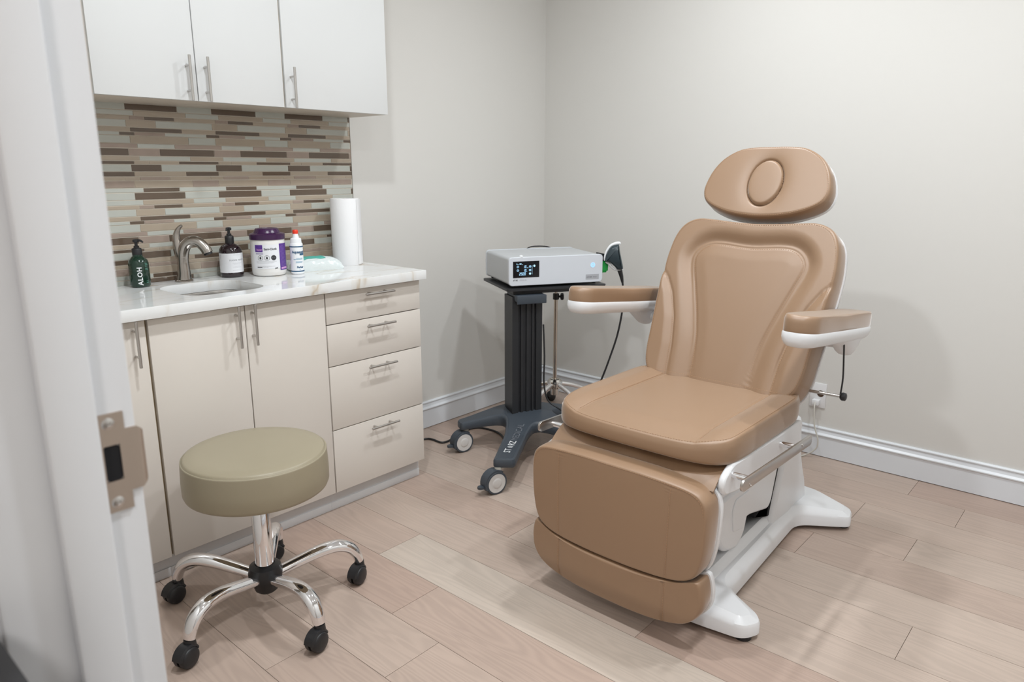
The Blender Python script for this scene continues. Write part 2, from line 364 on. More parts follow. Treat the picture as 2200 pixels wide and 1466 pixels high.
# strike plate let into the jamb
SZ = 1.098
def strike():
    # outline in (x, z); lip toward the room bends round the edge
    h = 0.0385; x0 = -3.1905; x1 = -3.1685; l = 0.0245
    out = [(x0, -h), (x1-0.003, -h), (x1, -h+0.003), (x1, -l-0.003), (x1+0.003, -l), (XD-0.0005, -l), (XD-0.0005, l), (x1+0.003, l), (x1, l+0.003), (x1, h-0.003), (x1-0.003, h), (x0, h)]
    mb = MB()
    # plate built around the latch hole as strips
    hx0, hx1, hz = -3.1848, -3.1732, 0.0140
    def q(xa, xb, za, zb, y0=0.0, y1=-0.0018): mb.box(xa, xb, JY+y1, JY+y0, SZ+za, SZ+zb)
    q(x0, hx0, -h, h); q(hx0, hx1, hz, h); q(hx0, hx1, -h, -hz); q(hx1, x1, -h, h); q(x1, XD, -l, l)
    # curved lip
    rings = []
    for i in range(9):
        a = rad(90*i/8)*0.9; cx = XD; r = 0.0055
        rings.append([(cx+math.sin(a)*r, JY-0.0018+(1-math.cos(a))*r, SZ-l+0.0008*i), (cx+math.sin(a)*r, JY-0.0018+(1-math.cos(a))*r, SZ+l-0.0008*i), (cx+math.sin(a)*(r-0.0016), JY-0.0002+(1-math.cos(a))*r, SZ+l-0.0008*i), (cx+math.sin(a)*(r-0.0016), JY-0.0002+(1-math.cos(a))*r, SZ-l+0.0008*i)])
    mb.loft(rings)
    o = lab(obj('strike_plate', mb, nickel, door, sharp=30), 'satin nickel strike plate with latch hole')
    obj('latch_hole', MB().prism([(x, z) for x, z in rpoly([(hx0, -hz), (hx1, -hz), (hx1, hz), (hx0, hz)], 0.004)], 0, 0.0005, M=basis((0, JY-0.0012, SZ), (1, 0, 0), (0, 0, 1), (0, 1, 0))), dark, o)
    for z in (-0.031, 0.031):
        M = basis((-3.1795, JY-0.0018, SZ+z), (1, 0, 0), (0, 0, 1), (0, -1, 0))
        obj('screw', MB().lathe([(0.0001, 0.0012), (0.0012, 0.0006), (0.0016, 0.0012), (0.0036, 0.0008), (0.0046, 0.0)], 20, M=M), steel, o)
strike()
wb = thing('tall_black_box', 'tall black box standing outside the doorway, its edge at the lower left corner of the photo', 'bin', (-3.384, -2.26, 0))  # plain black box for an unidentified dark shape outside the doorway
obj('box_body', MB().loft([[(x, y, 0) for x, y in rrect(-0.098, 0.098, -0.090, 0.087, 0.02)], [(x, y, 1.02) for x, y in rrect(-0.102, 0.102, -0.094, 0.091, 0.02)]]), black, wb)
obj('box_rim', MB().loft([[(x, y, z) for x, y in rrect(-0.106, 0.106, -0.098, 0.094, 0.02)] for z in (1.012, 1.037)]), black, wb)

# ------------------------------------------------------------------ cabinets
YF = -0.470; ZT = 0.8783; ZB = 0.086
def bar_handle(c, axis, L=0.140, r=0.0047, so=0.030, parent=None, post=0.039):
    # c = centre of the bar on the door plane (x, y, z); bar stands so in front
    mb = MB(); x, y, z = c; yb = y-so
    d = Vector((0, 0, 1)) if axis == 'z' else Vector((1, 0, 0))
    P = Vector((x, yb, z)); a = P-d*L/2; b = P+d*L/2
    mb.tube([a, a+d*0.0006, b-d*0.0006, b], [r-0.0006, r, r, r-0.0006], 16)
    for s in (-1, 1):
        q = P+d*s*post; mb.tube([(q.x, y, q.z), (q.x, yb, q.z)], 0.0036, 12)
    return obj('handle', mb, steel, parent)
def front(name, x0, x1, z0, z1, y, m, parent, t=0.018):
    return obj(name, MB().box(x0, x1, y, y+t, z0, z1, bev=0.0012), m, parent)
def cab(name, label, x0, x1, y, zb, zt, group=None):
    t = thing(name, label, 'cabinet', ((x0+x1)/2, 0, zb), 0, group); return t
def loc(parent, o): o.matrix_parent_inverse = parent.matrix_basis.inverted(); return o
G = 0.002
# lower units (children given in world coordinates)
def low_unit(label, x0, x1, doors, name='base_cabinet'):
    t = thing(name, label, 'cabinet', ((x0+x1)/2, -0.24, 0))
    mb = MB()
    for a_, b_ in ((x0, x0+0.018), (x1-0.018, x1)): mb.box(a_, b_, YF+0.0185, -0.002, ZB, ZT)
    mb.box(x0+0.018, x1-0.018, YF+0.0185, -0.002, ZB, ZB+0.018).box(x0+0.018, x1-0.018, -0.012, -0.002, ZB+0.018, ZT).box(x0+0.018, x1-0.018, YF+0.0185, YF+0.08, ZT-0.018, ZT)
    loc(t, obj('body', mb, carc, t))
    loc(t, obj('plinth', MB().box(x0, x1, YF+0.0416, -0.02, 0, ZB, bev=0.0005).box(x0, x1, YF+0.037, YF+0.0416, 0.0, 0.032, bev=0.001), toem, t))
    return t
t1 = low_unit('cream base cabinet at the far left, cut off by the door frame', -2.815, -2.4895, 1)
d = loc(t1, front('door', -2.812, -2.4955, ZB, ZT-0.006, YF, cabC, t1))
def fix(root, door_o, h):   # handle is grandchild: door carries the root's inverse already
    h.matrix_parent_inverse = Matrix.Identity(4)
h = bar_handle((-2.531, YF, 0.806), 'z', parent=d); fix(t1, d, h)
t2 = low_unit('two-door cream base cabinet below the sink, behind the round stool', -2.4895, -1.858, 2, 'sink_cabinet')
for x0, x1, hx in ((-2.4865, -2.1735, -2.2075), (-2.1700, -1.860, -2.150)):
    d = loc(t2, front('door', x0, x1, ZB, ZT-0.006, YF, cabC, t2)); h = bar_handle((hx, YF, 0.8070), 'z', parent=d); fix(t2, d, h)
t3 = low_unit('cream four-drawer base unit at the right end of the counter', -1.858, -1.399, 0, 'drawer_cabinet')
for z0, z1 in ((0.755, ZT-0.006), (0.594, 0.7515), (0.3415, 0.5905), (ZB, 0.338)):
    d = loc(t3, front('drawer', -1.855, -1.3995, z0, z1, YF, cabC, t3))
    hz = {0.755: 0.852, 0.594: 0.727, 0.3415: 0.563, ZB: 0.3105}[z0]
    h = bar_handle((-1.623, YF, hz), 'x', parent=d); fix(t3, d, h)
# upper units
YU = -0.275; ZU = 1.535; ZUT = 2.30
cbm = mat('cream_carcass', (0.62, 0.55, 0.465), 0.4)
def up_unit(label, x0, x1):
    cm = cbm
    t = thing('wall_cabinet', label, 'cabinet', ((x0+x1)/2, -0.14, ZU))
    loc(t, obj('body', MB().box(x0, x1, YU+0.0185, -0.002, ZU, ZUT, bev=0.0005), [cm], t))
    for a_, b_ in ((x0, x0+0.012), (x1-0.012, x1)):
        if x1 > -1.4 and b_ == x1: continue
        loc(t, obj('edge_band', MB().box(a_, b_, YU+0.0125, YU+0.0186, ZU+0.001, ZUT), carc, t))
    return t
u1 = up_unit('white wall cabinet at the far left, mostly hidden by the door frame', -2.815, -2.4865)
u2 = up_unit('wide two-door white wall cabinet above the sink', -2.4865, -1.8425)
u3 = up_unit('single-door white wall cabinet at the right end of the run', -1.8425, -1.369)
for t, x0, x1, hx in ((u1, -2.812, -2.493, -2.519), (u2, -2.4835, -2.1665, -2.1975), (u2, -2.1635, -1.8465, -2.1365), (u3, -1.8385, -1.3695, -1.8145)):
    d = loc(t, front('door', x0, x1, ZU, ZUT-0.002, YU, cabW, t)); h = bar_handle((hx, YU, 1.6035), 'z', parent=d); fix(t, d, h)

# ------------------------------------------------------------------ worktop with cut-out
def filled(outline, holes, z0, z1, bev=0.0):
    c = bpy.data.curves.new('p', 'CURVE'); c.dimensions = '2D'; c.fill_mode = 'BOTH'; c.extrude = (z1-z0)/2-bev; c.bevel_depth = bev; c.bevel_resolution = 1
    if bev: c.offset = -bev
    for L in [outline]+holes:
        sp = c.splines.new('POLY'); sp.points.add(len(L)-1); sp.use_cyclic_u = True
        for p, q in zip(sp.points, L): p.co = (q[0], q[1], 0, 1)
    o = bpy.data.objects.new('p', c); S.collection.objects.link(o); dg = bpy.context.evaluated_depsgraph_get(); dg.update()
    me = o.evaluated_get(dg).to_mesh(); mb = MB(); mb.add([(v.co.x, v.co.y, v.co.z+(z0+z1)/2) for v in me.vertices], [tuple(p.vertices) for p in me.polygons])
    o.evaluated_get(dg).to_mesh_clear(); bpy.data.objects.remove(o); bpy.data.curves.remove(c); return mb
hole = rrect(-2.322, -2.036, -0.415, -0.125, 0.075, 10)
wt = obj('countertop', filled([(-3.158, -0.4986), (-1.385, -0.4986), (-1.385, -0.0005), (-3.158, -0.0005)], [hole], 0.8785, 0.915, 0.0012), quartzm, sharp=30)
tag(wt, 'white veined quartz countertop running under the backsplash', 'countertop')
sk = thing('sink', 'small undermount steel sink sunk into the white countertop', 'sink', (-2.18, -0.267, 0.8775))
A = [(x+2.18, y+0.267) for x, y in hole]
rg = []
for s, z in ((1.10, 0), (1.005, 0), (0.99, -0.01), (0.97, -0.11), (0.90, -0.145), (0.70, -0.155), (0.2, -0.16)): rg.append([(x*s, y*s, z) for x, y in A])
obj('basin', MB().loft(rg, cap=False), steel, sk, sharp=60)
obj('drain', MB().lathe([(0.001, -0.157), (0.03, -0.158), (0.04, -0.155), (0.042, -0.161)], 32), chrome, sk)

# ------------------------------------------------------------------ mosaic backsplash
def splash():
    P = [(1.5385, 1.5155, 'D-2.2965 G-2.118'), (1.5127, 1.4975, 'B-2.2708 G-2.0885'), (1.4947, 1.4835, 'D-2.2342 B-2.1315 M-1.9781'), (1.4813, 1.4590, 'B-2.2988 G-2.198'), (1.4563, 1.4432, 'D-2.2866 B-2.1074'), (1.4411, 1.4309, 'D-2.3239 M-2.274 G-2.1695'), (1.4285, 1.4045, 'B-2.2908 G-2.0864'), (1.4022, 1.3888, 'G-2.2687 M-2.1391'), (1.3858, 1.3625, 'M-2.2998 D-2.1936'), (1.3601, 1.3462, 'G-2.2666 B-2.086'), (1.3436, 1.3340, 'B-2.2854 B-2.2347 D-2.1287'), (1.3315, 1.3090, 'D-2.297 G-2.1935'), (1.3068, 1.2920, 'B-2.2887 D-2.1065'), (1.2895, 1.2784, 'M-2.2723 B-2.1681 B-2.0152'), (1.2755, 1.2535, 'B-2.2927 M-2.0861'), (1.2508, 1.2375, 'D-2.2649 G-2.1374')]
    mb = MB(); MI = {'D': 1, 'B': 2, 'G': 3, 'M': 4}; XE = -1.3668; X0 = -3.1575; per = 0.3072; rnd = random.Random(5)
    for k in range(3):
        for (zt, zb, s) in P:
            a, b = zt-0.304*k, zb-0.304*k
            if a < 0.9155: continue
            b = max(b, 0.9155); toks = [(q[0], float(q[1:])) for q in s.split()]
            g = 0.0009
            for n in range(-4, 5):
                for i, (c, x) in enumerate(toks):
                    xn = toks[i+1][1] if i+1 < len(toks) else toks[0][1]+per
                    x0, x1 = x+per*n+g, xn+per*n-g
                    if x1 > XE-0.0005: x1 = XE-0.0005
                    if x0 < X0: x0 = X0
                    if x1-x0 < 0.004: continue
                    c2 = c
                    dpt = 0.0055+rnd.random()*0.0006 if c != 'M' else 0.0062
                    mb.box(x0, x1, -dpt, -0.002, b+g*0.2, a-g*0.2, mi=MI[c2])
    mb.box(X0, XE, -0.0042, -0.0004, 0.9152, 1.5345, mi=0)
    mb.box(XE, XE+0.0018, -0.0075, -0.0004, 0.9152, 1.5345, mi=5)
    D = mat('dark_brown_glass_tile', (0.125, 0.09, 0.065), 0.12, var=(9, 0.12)); B = mat('beige_glass_tile', (0.40, 0.33, 0.255), 0.14, var=(9, 0.10))
    Gm = mat('pale_green_glass_tile', (0.47, 0.48, 0.435), 0.12, var=(7, 0.06)); Mm = mat('mauve_stone_tile', (0.34, 0.265, 0.22), 0.35, var=(30, 0.12))
    o = obj('backsplash', mb, [grout, D, B, Gm, Mm, steel], smooth=False)
    tag(o, 'mosaic backsplash of narrow brown, beige and pale green glass strips', 'backsplash')
splash()

# ------------------------------------------------------------------ things on the worktop
CT = 0.9152
def face(x, y): return math.atan2(CAM[1]-y, CAM[0]-x)
def pump(t, z, m, a, s=1.0, sp=0.034):
    r = 0.0175*s
    obj('pump', MB().lathe([(r*0.98, z-0.003), (r, z), (r, z+0.024*s), (r*0.9, z+0.027*s), (0.0095*s, z+0.030*s), (0.0095*s, z+0.036*s), (0.0055*s, z+0.037*s), (0.0055*s, z+0.052*s)], 28)
        .lathe([(0.010*s, z+0.050*s), (0.011*s, z+0.052*s), (0.011*s, z+0.058*s), (0.008*s, z+0.061*s), (0.001, z+0.061*s)], 24)
        .tube([(0, 0, z+0.056*s), (math.cos(a)*sp*0.6, math.sin(a)*sp*0.6, z+0.0565*s), (math.cos(a)*sp, math.sin(a)*sp, z+0.050*s)], [0.0065*s, 0.0045*s, 0.003*s], 10, smooth=5), m, t)
# green bottle
gx, gy = -2.337, -0.070; t = thing('pump_bottle', 'dark green pump bottle left of the faucet', 'bottle', (gx, gy, CT))
R = 0.0330
obj('bottle_body', MB().lathe([(0.001, 0.002), (R-0.006, 0.0), (R-0.001, 0.004), (R, 0.009), (R, 0.082), (R-0.003, 0.092), (R-0.011, 0.101), (0.019, 0.105), (0.0165, 0.107), (0.0165, 0.112)], 48), greenb, t)
pump(t, 0.109, black, rad(-55), 0.92, 0.026)
fa = face(gx, gy); mb = MB(); wraptext(mb, 'ALOH', 0.0215, R+0.0004, fa+0.05, 0.040, rot=1, off=0.0006, space=1.15); lab(obj('lettering', mb, whitep, t, smooth=False), 'white vertical lettering reading ALOH')
mb = MB()
for i, (z, L_) in enumerate(((0.083, 5), (0.078, 6), (0.073, 4), (0.065, 5), (0.061, 6), (0.022, 4), (0.017, 5))): patch(mb, R+0.0004, fa+0.62, fa+0.62+L_*0.06, z-0.0009, z+0.0009, 0, 4)
obj('small_print', mb, mat('pale_green_ink', (0.10, 0.28, 0.22), 0.5), t)
# faucet
fx, fy = -2.180, -0.062; t = thing('faucet', 'brushed nickel single-handle faucet behind the sink', 'faucet', (fx, fy, CT))
obj('escutcheon', MB().lathe([(0.031, 0), (0.031, 0.004), (0.026, 0.008), (0.023, 0.009)], 40), bnick, t)
dirx, diry = 0.62, -0.785     # spout heading
def fp(d, z): return (dirx*d, diry*d, z)
obj('spout', MB().tube([fp(0.0, 0.004), fp(0.002, 0.03), fp(0.002, 0.07), fp(0.006, 0.105), fp(0.020, 0.134), fp(0.045, 0.148), fp(0.070, 0.142), fp(0.090, 0.122), fp(0.098, 0.105)], [0.027, 0.023, 0.0205, 0.0205, 0.020, 0.019, 0.0185, 0.0185, 0.019], 24, smooth=6, flat=1.0), bnick, t, sharp=60)
obj('aerator', MB().tube([fp(0.0975, 0.108), fp(0.101, 0.099)], 0.0155, 20), black, t)
obj('lever', MB().tube([fp(-0.004, 0.085), fp(-0.010, 0.120), fp(-0.013, 0.150), fp(-0.010, 0.175), fp(0.000, 0.194), fp(0.012, 0.203)], [0.018, 0.0175, 0.0150, 0.0110, 0.0070, 0.0045], 20, smooth=6), bnick, t, sharp=60)
# amber bottle
ax, ay = -1.999, -0.075; t = thing('soap_bottle', 'dark amber pump bottle with a square white label', 'bottle', (ax, ay, CT)); R = 0.0425
obj('bottle_body', MB().lathe([(0.001, 0.002), (R-0.007, 0), (R-0.001, 0.004), (R, 0.010), (R, 0.094), (R-0.003, 0.106), (R-0.010, 0.117), (0.022, 0.124), (0.0155, 0.127), (0.0155, 0.134)], 48), amberb, t)
pump(t, 0.130, black, rad(-140), 0.93, 0.022)
fa = face(ax, ay); mb = MB(); patch(mb, R+0.0004, fa-1.35, fa+1.5, 0.019, 0.092); patch(mb, R+0.0004, fa+1.5, fa+1.52, 0.019, 0.092)
lb = obj('label_sticker', mb, labw, t); mb = MB()
wraptext(mb, 'HAND WASH', 0.0085, R+0.0008, fa+0.55, 0.066, off=0.0001, space=1.25)
obj('lettering', mb, inkg, lb, smooth=False); mb = MB()
wraptext(mb, 'AND GENTLE', 0.0036, R+0.0008, fa+0.5, 0.086, space=1.3)
for z, a in ((0.055, 0.42), (0.051, 0.32), (0.043, 0.25), (0.039, 0.38), (0.028, 0.42)): patch(mb, R+0.0008, fa+0.5-a, fa+0.5+a, z-0.0003, z+0.0003, 0, 8)
for z in (0.084, 0.080, 0.076, 0.071): patch(mb, R+0.0008, fa-1.2, fa-0.95, z-0.0004, z+0.0004, 0, 6)
obj('small_print', mb, inklg, lb, smooth=False)
# wipes canister
wx, wy = -1.876, -0.135; t = thing('wipes_canister', 'white wipes canister with a purple lid and label', 'canister', (wx, wy, CT)); R = 0.0645
obj('canister_body', MB().lathe([(0.001, 0.003), (R-0.010, 0), (R-0.004, 0.003), (R-0.001, 0.012), (R, 0.020), (R+0.0005, 0.120), (R-0.001, 0.134), (R-0.002, 0.142)], 72), milky, t)
obj('lid', MB().lathe([(R-0.001, 0.139), (R+0.0015, 0.139), (R+0.002, 0.152), (R+0.002, 0.158), (R-0.003, 0.161), (R-0.014, 0.164), (R-0.020, 0.176), (R-0.024, 0.180), (R-0.028, 0.180), (R-0.032, 0.177), (0.001, 0.176)], 72), purple, t, sharp=40)
fa = face(wx, wy)+0.05; mb = MB(); patch(mb, R+0.0007, fa-1.0, fa+0.62, 0.030, 0.122, 0, 30)
lb = obj('label_sticker', mb, labw, t)
mb = MB(); patch(mb, R+0.001, fa-0.84, fa-0.36, 0.094, 0.121, 0, 10); obj('purple_square', mb, purpl, lb)
mb = MB(); patch(mb, R+0.001, fa+0.62, fa+1.35, 0.022, 0.124, 0, 14)
lp = obj('purple_panel', mb, purpl, t)
mb = MB(); wraptext(mb, 'Super', 0.010, R+0.0014, fa-0.56, 0.103, off=0.0003); patch(mb, R+0.0014, fa+0.70, fa+1.26, 0.026, 0.033, 0, 8)
obj('lettering', mb, pinkl, lp, smooth=False)
mb = MB()
for i in range(16): patch(mb, R+0.0014, fa+0.70, fa+0.70+0.25+0.28*((i*37) % 10)/10, 0.113-0.005*i, 0.1138-0.005*i, 0, 5)
obj('small_print', mb, mat('lilac_ink', (0.30, 0.20, 0.50), 0.5), lp)
mb = MB(); wraptext(mb, 'Sani-Cloth', 0.0115, R+0.0012, fa+0.08, 0.105, off=0.0003); patch(mb, R+0.0012, fa-0.80, fa-0.34, 0.0865, 0.0885, 1, 6)
for a, fill in ((-0.52, 0), (-0.14, 0), (0.24, 1)):
    vs = []; n = 28
    for i in range(n):
        q = 2*PI*i/n
        for rr in (0.0098, 0.0088 if not fill else 0.004): u = rr*math.cos(q); vs.append(((R+0.0012)*math.cos(fa+a+u/R), (R+0.0012)*math.sin(fa+a+u/R), 0.072+rr*math.sin(q)))
    mb.add(vs, [(2*i, (2*i+2) % (2*n), (2*i+3) % (2*n), 2*i+1) for i in range(n)])
    vs = [(R*math.cos(fa+a)+0.0013*math.cos(fa+a), 0, 0)]
    sh = [(0, 0.0062), (0.0034, 0.001), (0.003, -0.004), (0, -0.006), (-0.003, -0.004), (-0.0034, 0.001)]
    mb.add([((R+0.0013)*math.cos(fa+a+u/R), (R+0.0013)*math.sin(fa+a+u/R), 0.072+v) for u, v in sh], [tuple(range(6))])
for z, a, b in ((0.058, -0.80, 0.40), (0.053, -0.78, 0.25), (0.040, -0.75, 0.30), (0.036, -0.75, -0.10)): patch(mb, R+0.0012, fa+a, fa+b, z-0.0003, z+0.0003, 2, 12)
patch(mb, R+0.0012, fa-0.75, fa-0.45, 0.0345, 0.0375, 0, 6); wraptext(mb, 'pdi', 0.008, R+0.0012, fa+0.36, 0.032, off=0.0003)
obj('lettering', mb, [inkk, purpl, inkg], lb, smooth=False)
# gel bottle
qx, qy = -1.790, -0.197; t = thing('gel_bottle', 'small white squeeze bottle with a red tip and blue stripes', 'bottle', (qx, qy, CT)); R = 0.0255
obj('bottle_body', MB().lathe([(0.001, 0.002), (R-0.003, 0), (R, 0.003), (R, 0.010), (R-0.001, 0.10), (R-0.0005, 0.117), (R-0.002, 0.120), (R-0.004, 0.121), (R-0.005, 0.137), (R-0.0075, 0.140), (0.013, 0.141), (0.0105, 0.153), (0.0095, 0.157)], 48), whitep, t)
lab(obj('cap', MB().lathe([(0.0095, 0.156), (0.0105, 0.158), (0.0108, 0.168), (0.0085, 0.172), (0.001, 0.1725)], 28), redc, t), 'red twist tip')
fa = face(qx, qy); mb = MB()
for z0, z1 in ((0.106, 0.110), (0.010, 0.0145)): patch(mb, R+0.0003, fa-1.5, fa+1.5, z0, z1, 0, 24)
wraptext(mb, 'Aquasonic', 0.014, R+0.0004, fa+0.35, 0.087, off=0.0004, space=0.95); wraptext(mb, 'Parker', 0.010, R+0.0004, fa+0.45, 0.028, off=0.0005)
patch(mb, R+0.0004, fa+0.45, fa+1.25, 0.0745, 0.0815, 0, 8)
for z, a, b in ((0.063, -0.1, 0.9), (0.059, -0.5, 0.9), (0.050, -0.2, 0.9), (0.046, -0.2, 0.8), (0.018, 0.25, 0.5)): patch(mb, R+0.0004, fa+a, fa+b, z-0.0008, z+0.0008, 1, 8)
obj('lettering', mb, [inkb, mat('light_blue_ink', (0.22, 0.42, 0.58), 0.5)], t, smooth=False)
# wipe pack lying flat
def softpack(L, Wd, H, n=40, seed=0):
    mb = MB(); vs = []; fs = []; r = random.Random(seed)
    for i in range(n+1):
        for j in range(n+1):
            u, v = i/n*2-1, j/n*2-1; e = (1-abs(u)**3.2)**0.55*(1-abs(v)**3.5)**0.5 if abs(u) < 1 and abs(v) < 1 else 0
            z = H*(0.18+0.82*e)+0.0022*math.sin(u*19+v*7)*(1-e*0.7)+0.0012*math.sin(v*31-u*9)
            vs.append((u*L/2*(1-0.05*abs(v)), v*Wd/2, max(z, 0.003) if e > 0 else H*0.2))
    m_ = len(vs); vs += [(x, y, 0.0 + (0.004 if abs(x) > L*0.46 else 0)) for x, y, z in vs]
    W1 = n+1
    for i in range(n):
        for j in range(n):
            a = i*W1+j; fs.append((a, a+1, a+W1+1, a+W1)); fs.append((m_+a, m_+a+W1, m_+a+W1+1, m_+a+1))
    for k in range(n):
        for a, b in ((k, k+1), (n*W1+k, n*W1+k+1), (k*W1, (k+1)*W1), (k*W1+n, (k+1)*W1+n)): fs.append((a, b, m_+b, m_+a))
    return mb.add(vs, fs)
t = thing('wipes_packet', 'crinkled clear plastic packet with a teal patch, lying by the paper roll', 'packet', (-1.662, -0.122, CT), rad(-18))
obj('film_wrap', softpack(0.22, 0.12, 0.050), film, t, sharp=70)
pt = []; n = 14; vs = []; fs = []
for i in range(n+1):
    for j in range(n+1):
        u = -0.50+0.85*i/n; v = -0.62+1.1*j/n; e = (1-abs(u)**3.2)**0.55*(1-abs(v)**3.5)**0.5; z = 0.050*(0.18+0.82*e)+0.0022*math.sin(u*19+v*7)*(1-e*0.7)+0.0012*math.sin(v*31-u*9)
        vs.append((u*0.11*(1-0.05*abs(v)), v*0.06, z+0.0006))
for i in range(n):
    for j in range(n): a = i*(n+1)+j; fs.append((a, a+1, a+n+2, a+n+1))
lab(obj('teal_panel', MB().add(vs, fs), teal, t, sharp=70), 'teal printed panel')
t = thing('cotton_packet', 'soft white packet peeking out between the canister and the small bottle', 'packet', (-1.818, -0.072, CT), rad(8))
obj('wrap', softpack(0.062, 0.05, 0.038, 20, 3), whitep, t, sharp=70)
# paper towel roll
t = thing('paper_towel_roll', 'white paper towel roll standing at the right end of the counter', 'paper roll', (-1.482, -0.100, CT)); R = 0.0605
obj('paper', MB().lathe([(0.021, 0.0), (R-0.001, 0.0), (R, 0.002), (R+0.0005, 0.14), (R, 0.278), (R-0.002, 0.281), (0.022, 0.2795), (0.021, 0.277), (0.021, 0.0)], 72), paper, t)
fa = face(-1.482, -0.1); mb = MB(); rr = []
for i in range(14):
    a = fa+0.9+0.9*i/13; q = R+0.0012+0.006*max(0, (i-7)/6)**2; rr.append([(q*math.cos(a), q*math.sin(a), 0.003), (q*math.cos(a), q*math.sin(a), 0.278), ((q+0.0009)*math.cos(a), (q+0.0009)*math.sin(a), 0.278), ((q+0.0009)*math.cos(a), (q+0.0009)*math.sin(a), 0.003)])
obj('loose_sheet', mb.loft(rr), paper, t)
obj('core', MB().lathe([(0.0195, 0.001), (0.0209, 0.001), (0.0209, 0.2785), (0.0195, 0.2785), (0.0195, 0.001)], 32), mat('cardboard', (0.34, 0.24, 0.15), 0.9), t)
# ------------------------------------------------------------------ cushions
def pad(outline, hfun, thick, rows=46, base=None, side=0.0, M=None, mi=0, center=None, edge=0.018, bulge=0.004):
    """upholstered pad: outline (u,v) CCW star-shaped; front surface at w = hfun(u,v) minus a rounded edge; back flat at -thick"""
    n = len(outline); c = center or (sum(p[0] for p in outline)/n, sum(p[1] for p in outline)/n); vs = [(c[0], c[1], hfun(*c))]; fs = []
    for i in range(1, rows+1):
        s = i/rows; s = 1-(1-s)**1.25
        for p in outline:
            dx, dy = p[0]-c[0], p[1]-c[1]; L = math.hypot(dx, dy); d = (1-s)*L; x, y = c[0]+dx*s, c[1]+dy*s
            e = min(1, d/edge); drop = edge*(1-math.sqrt(max(0, 1-(1-e)**2)))*0.8
            vs.append((x, y, hfun(x, y)-drop))
    def idx(i, k): return 1+(i-1)*n+k % n
    for k in range(n): fs.append((0, idx(1, k), idx(1, k+1)))
    for i in range(1, rows):
        for k in range(n): fs.append((idx(i, k), idx(i, k+1), idx(i+1, k+1), idx(i+1, k)))
    prev = rows; z0s = [vs[idx(rows, k)][2] for k in range(n)]
    for j, (q, o) in enumerate(((0.12, 0.7), (0.3, 1), (0.55, 1.0), (0.8, 0.8), (0.93, 0.3), (1.0, -0.6))):
        for k, p in enumerate(outline):
            dx, dy = p[0]-c[0], p[1]-c[1]; L = math.hypot(dx, dy) or 1; zz = z0s[k]+(-thick-z0s[k])*q
            vs.append((p[0]+dx/L*bulge*o, p[1]+dy/L*bulge*o, zz))
        prev += 1
        for k in range(n): fs.append((idx(prev-1, k), idx(prev-1, k+1), idx(prev, k+1), idx(prev, k)))
    fs.append(tuple(idx(prev, k) for k in range(n))[::-1])
    return MB().add(vs, fs, mi, M)
def segd(p, a, b):
    ax, ay = a; bx, by = b; dx, dy = bx-ax, by-ay; t = max(0, min(1, ((p[0]-ax)*dx+(p[1]-ay)*dy)/(dx*dx+dy*dy+1e-12))); return math.hypot(p[0]-ax-t*dx, p[1]-ay-t*dy)
def pld(p, L): return min(segd(p, L[i], L[i+1]) for i in range(len(L)-1))
def smooth2(L, k=6):
    P, _ = spline([Vector((*q, 0)) for q in L], [0]*len(L), k); return [(q.x, q.y) for q in P]
def stitches(mb, line, hfun, off, M=None, pitch=0.008, ln=0.0048, r=0.00055, w0=0.0):
    """thread dashes following a line in the pad's plane"""
    P = [Vector((x, y, hfun(x, y)+w0)) for x, y in line]; acc = 0; nxt = 0
    for i in range(len(P)-1):
        a, b = P[i], P[i+1]; L = (b-a).length
        if L < 1e-6: continue
        t = (b-a)/L
        while nxt < acc+L:
            q = a+t*(nxt-acc); sd = Vector((-t.y, t.x, 0))*r; nz = Vector((0, 0, 0.0007))
            e = q+t*ln; mb.add([q-sd, q+sd, e+sd, e-sd, q-sd+nz, q+sd+nz, e+sd+nz, e-sd+nz], [(0, 1, 5, 4), (1, 2, 6, 5), (2, 3, 7, 6), (3, 0, 4, 7), (4, 5, 6, 7)], 0, M)
            nxt += pitch
        acc += L
def sst(e0, e1, x): t = max(0, min(1, (x-e0)/(e1-e0))); return t*t*(3-2*t)

# ------------------------------------------------------------------ round stool
ST = thing('rolling_stool', 'round taupe padded stool on five chrome legs with black castors', 'stool', (-2.368, -0.828, 0))
R = 0.205
pr = [(0.001, 0.398), (R-0.010, 0.398), (R-0.003, 0.402), (R+0.001, 0.412), (R+0.0015, 0.45), (R-0.001, 0.503), (R-0.0015, 0.5065), (R-0.0035, 0.5075), (R-0.0045, 0.5072), (R-0.007, 0.5115), (R-0.014, 0.5155), (R-0.05, 0.5185), (0.08, 0.520), (0.001, 0.5205)]
obj('seat', MB().lathe(pr, 128), olive, ST, sharp=60)
mb = MB()
obj('stitching', (lambda m: [m.add([((R-0.0065)*math.cos(a+d)*1.0, (R-0.0065)*math.sin(a+d), 0.5109+h) if k < 2 else ((R-0.0078)*math.cos(a+d), (R-0.0078)*math.sin(a+d), 0.5122+h) for k, (d, h) in enumerate(((0, 0.0006), (0.011, 0.0006), (0.011, 0.0006), (0, 0.0006)))], [(0, 1, 2, 3)]) for a in [2*PI*i/250 for i in range(250)]] and m)(mb), oliveT, ST, smooth=False)
obj('seat_plate', MB().lathe([(0.001, 0.399), (0.085, 0.399), (0.085, 0.391), (0.04, 0.386), (0.001, 0.386)], 48), black, ST)
obj('gas_lift', MB().lathe([(0.0275, 0.10), (0.0275, 0.345), (0.0265, 0.347), (0.020, 0.348), (0.020, 0.392)], 40), chrome, ST)
hub = MB().lathe([(0.026, 0.055), (0.034, 0.062), (0.038, 0.075), (0.0475, 0.090), (0.051, 0.118), (0.046, 0.140), (0.034, 0.146), (0.029, 0.148), (0.0285, 0.143)], 48)
obj('hub', hub, black, ST, sharp=50)
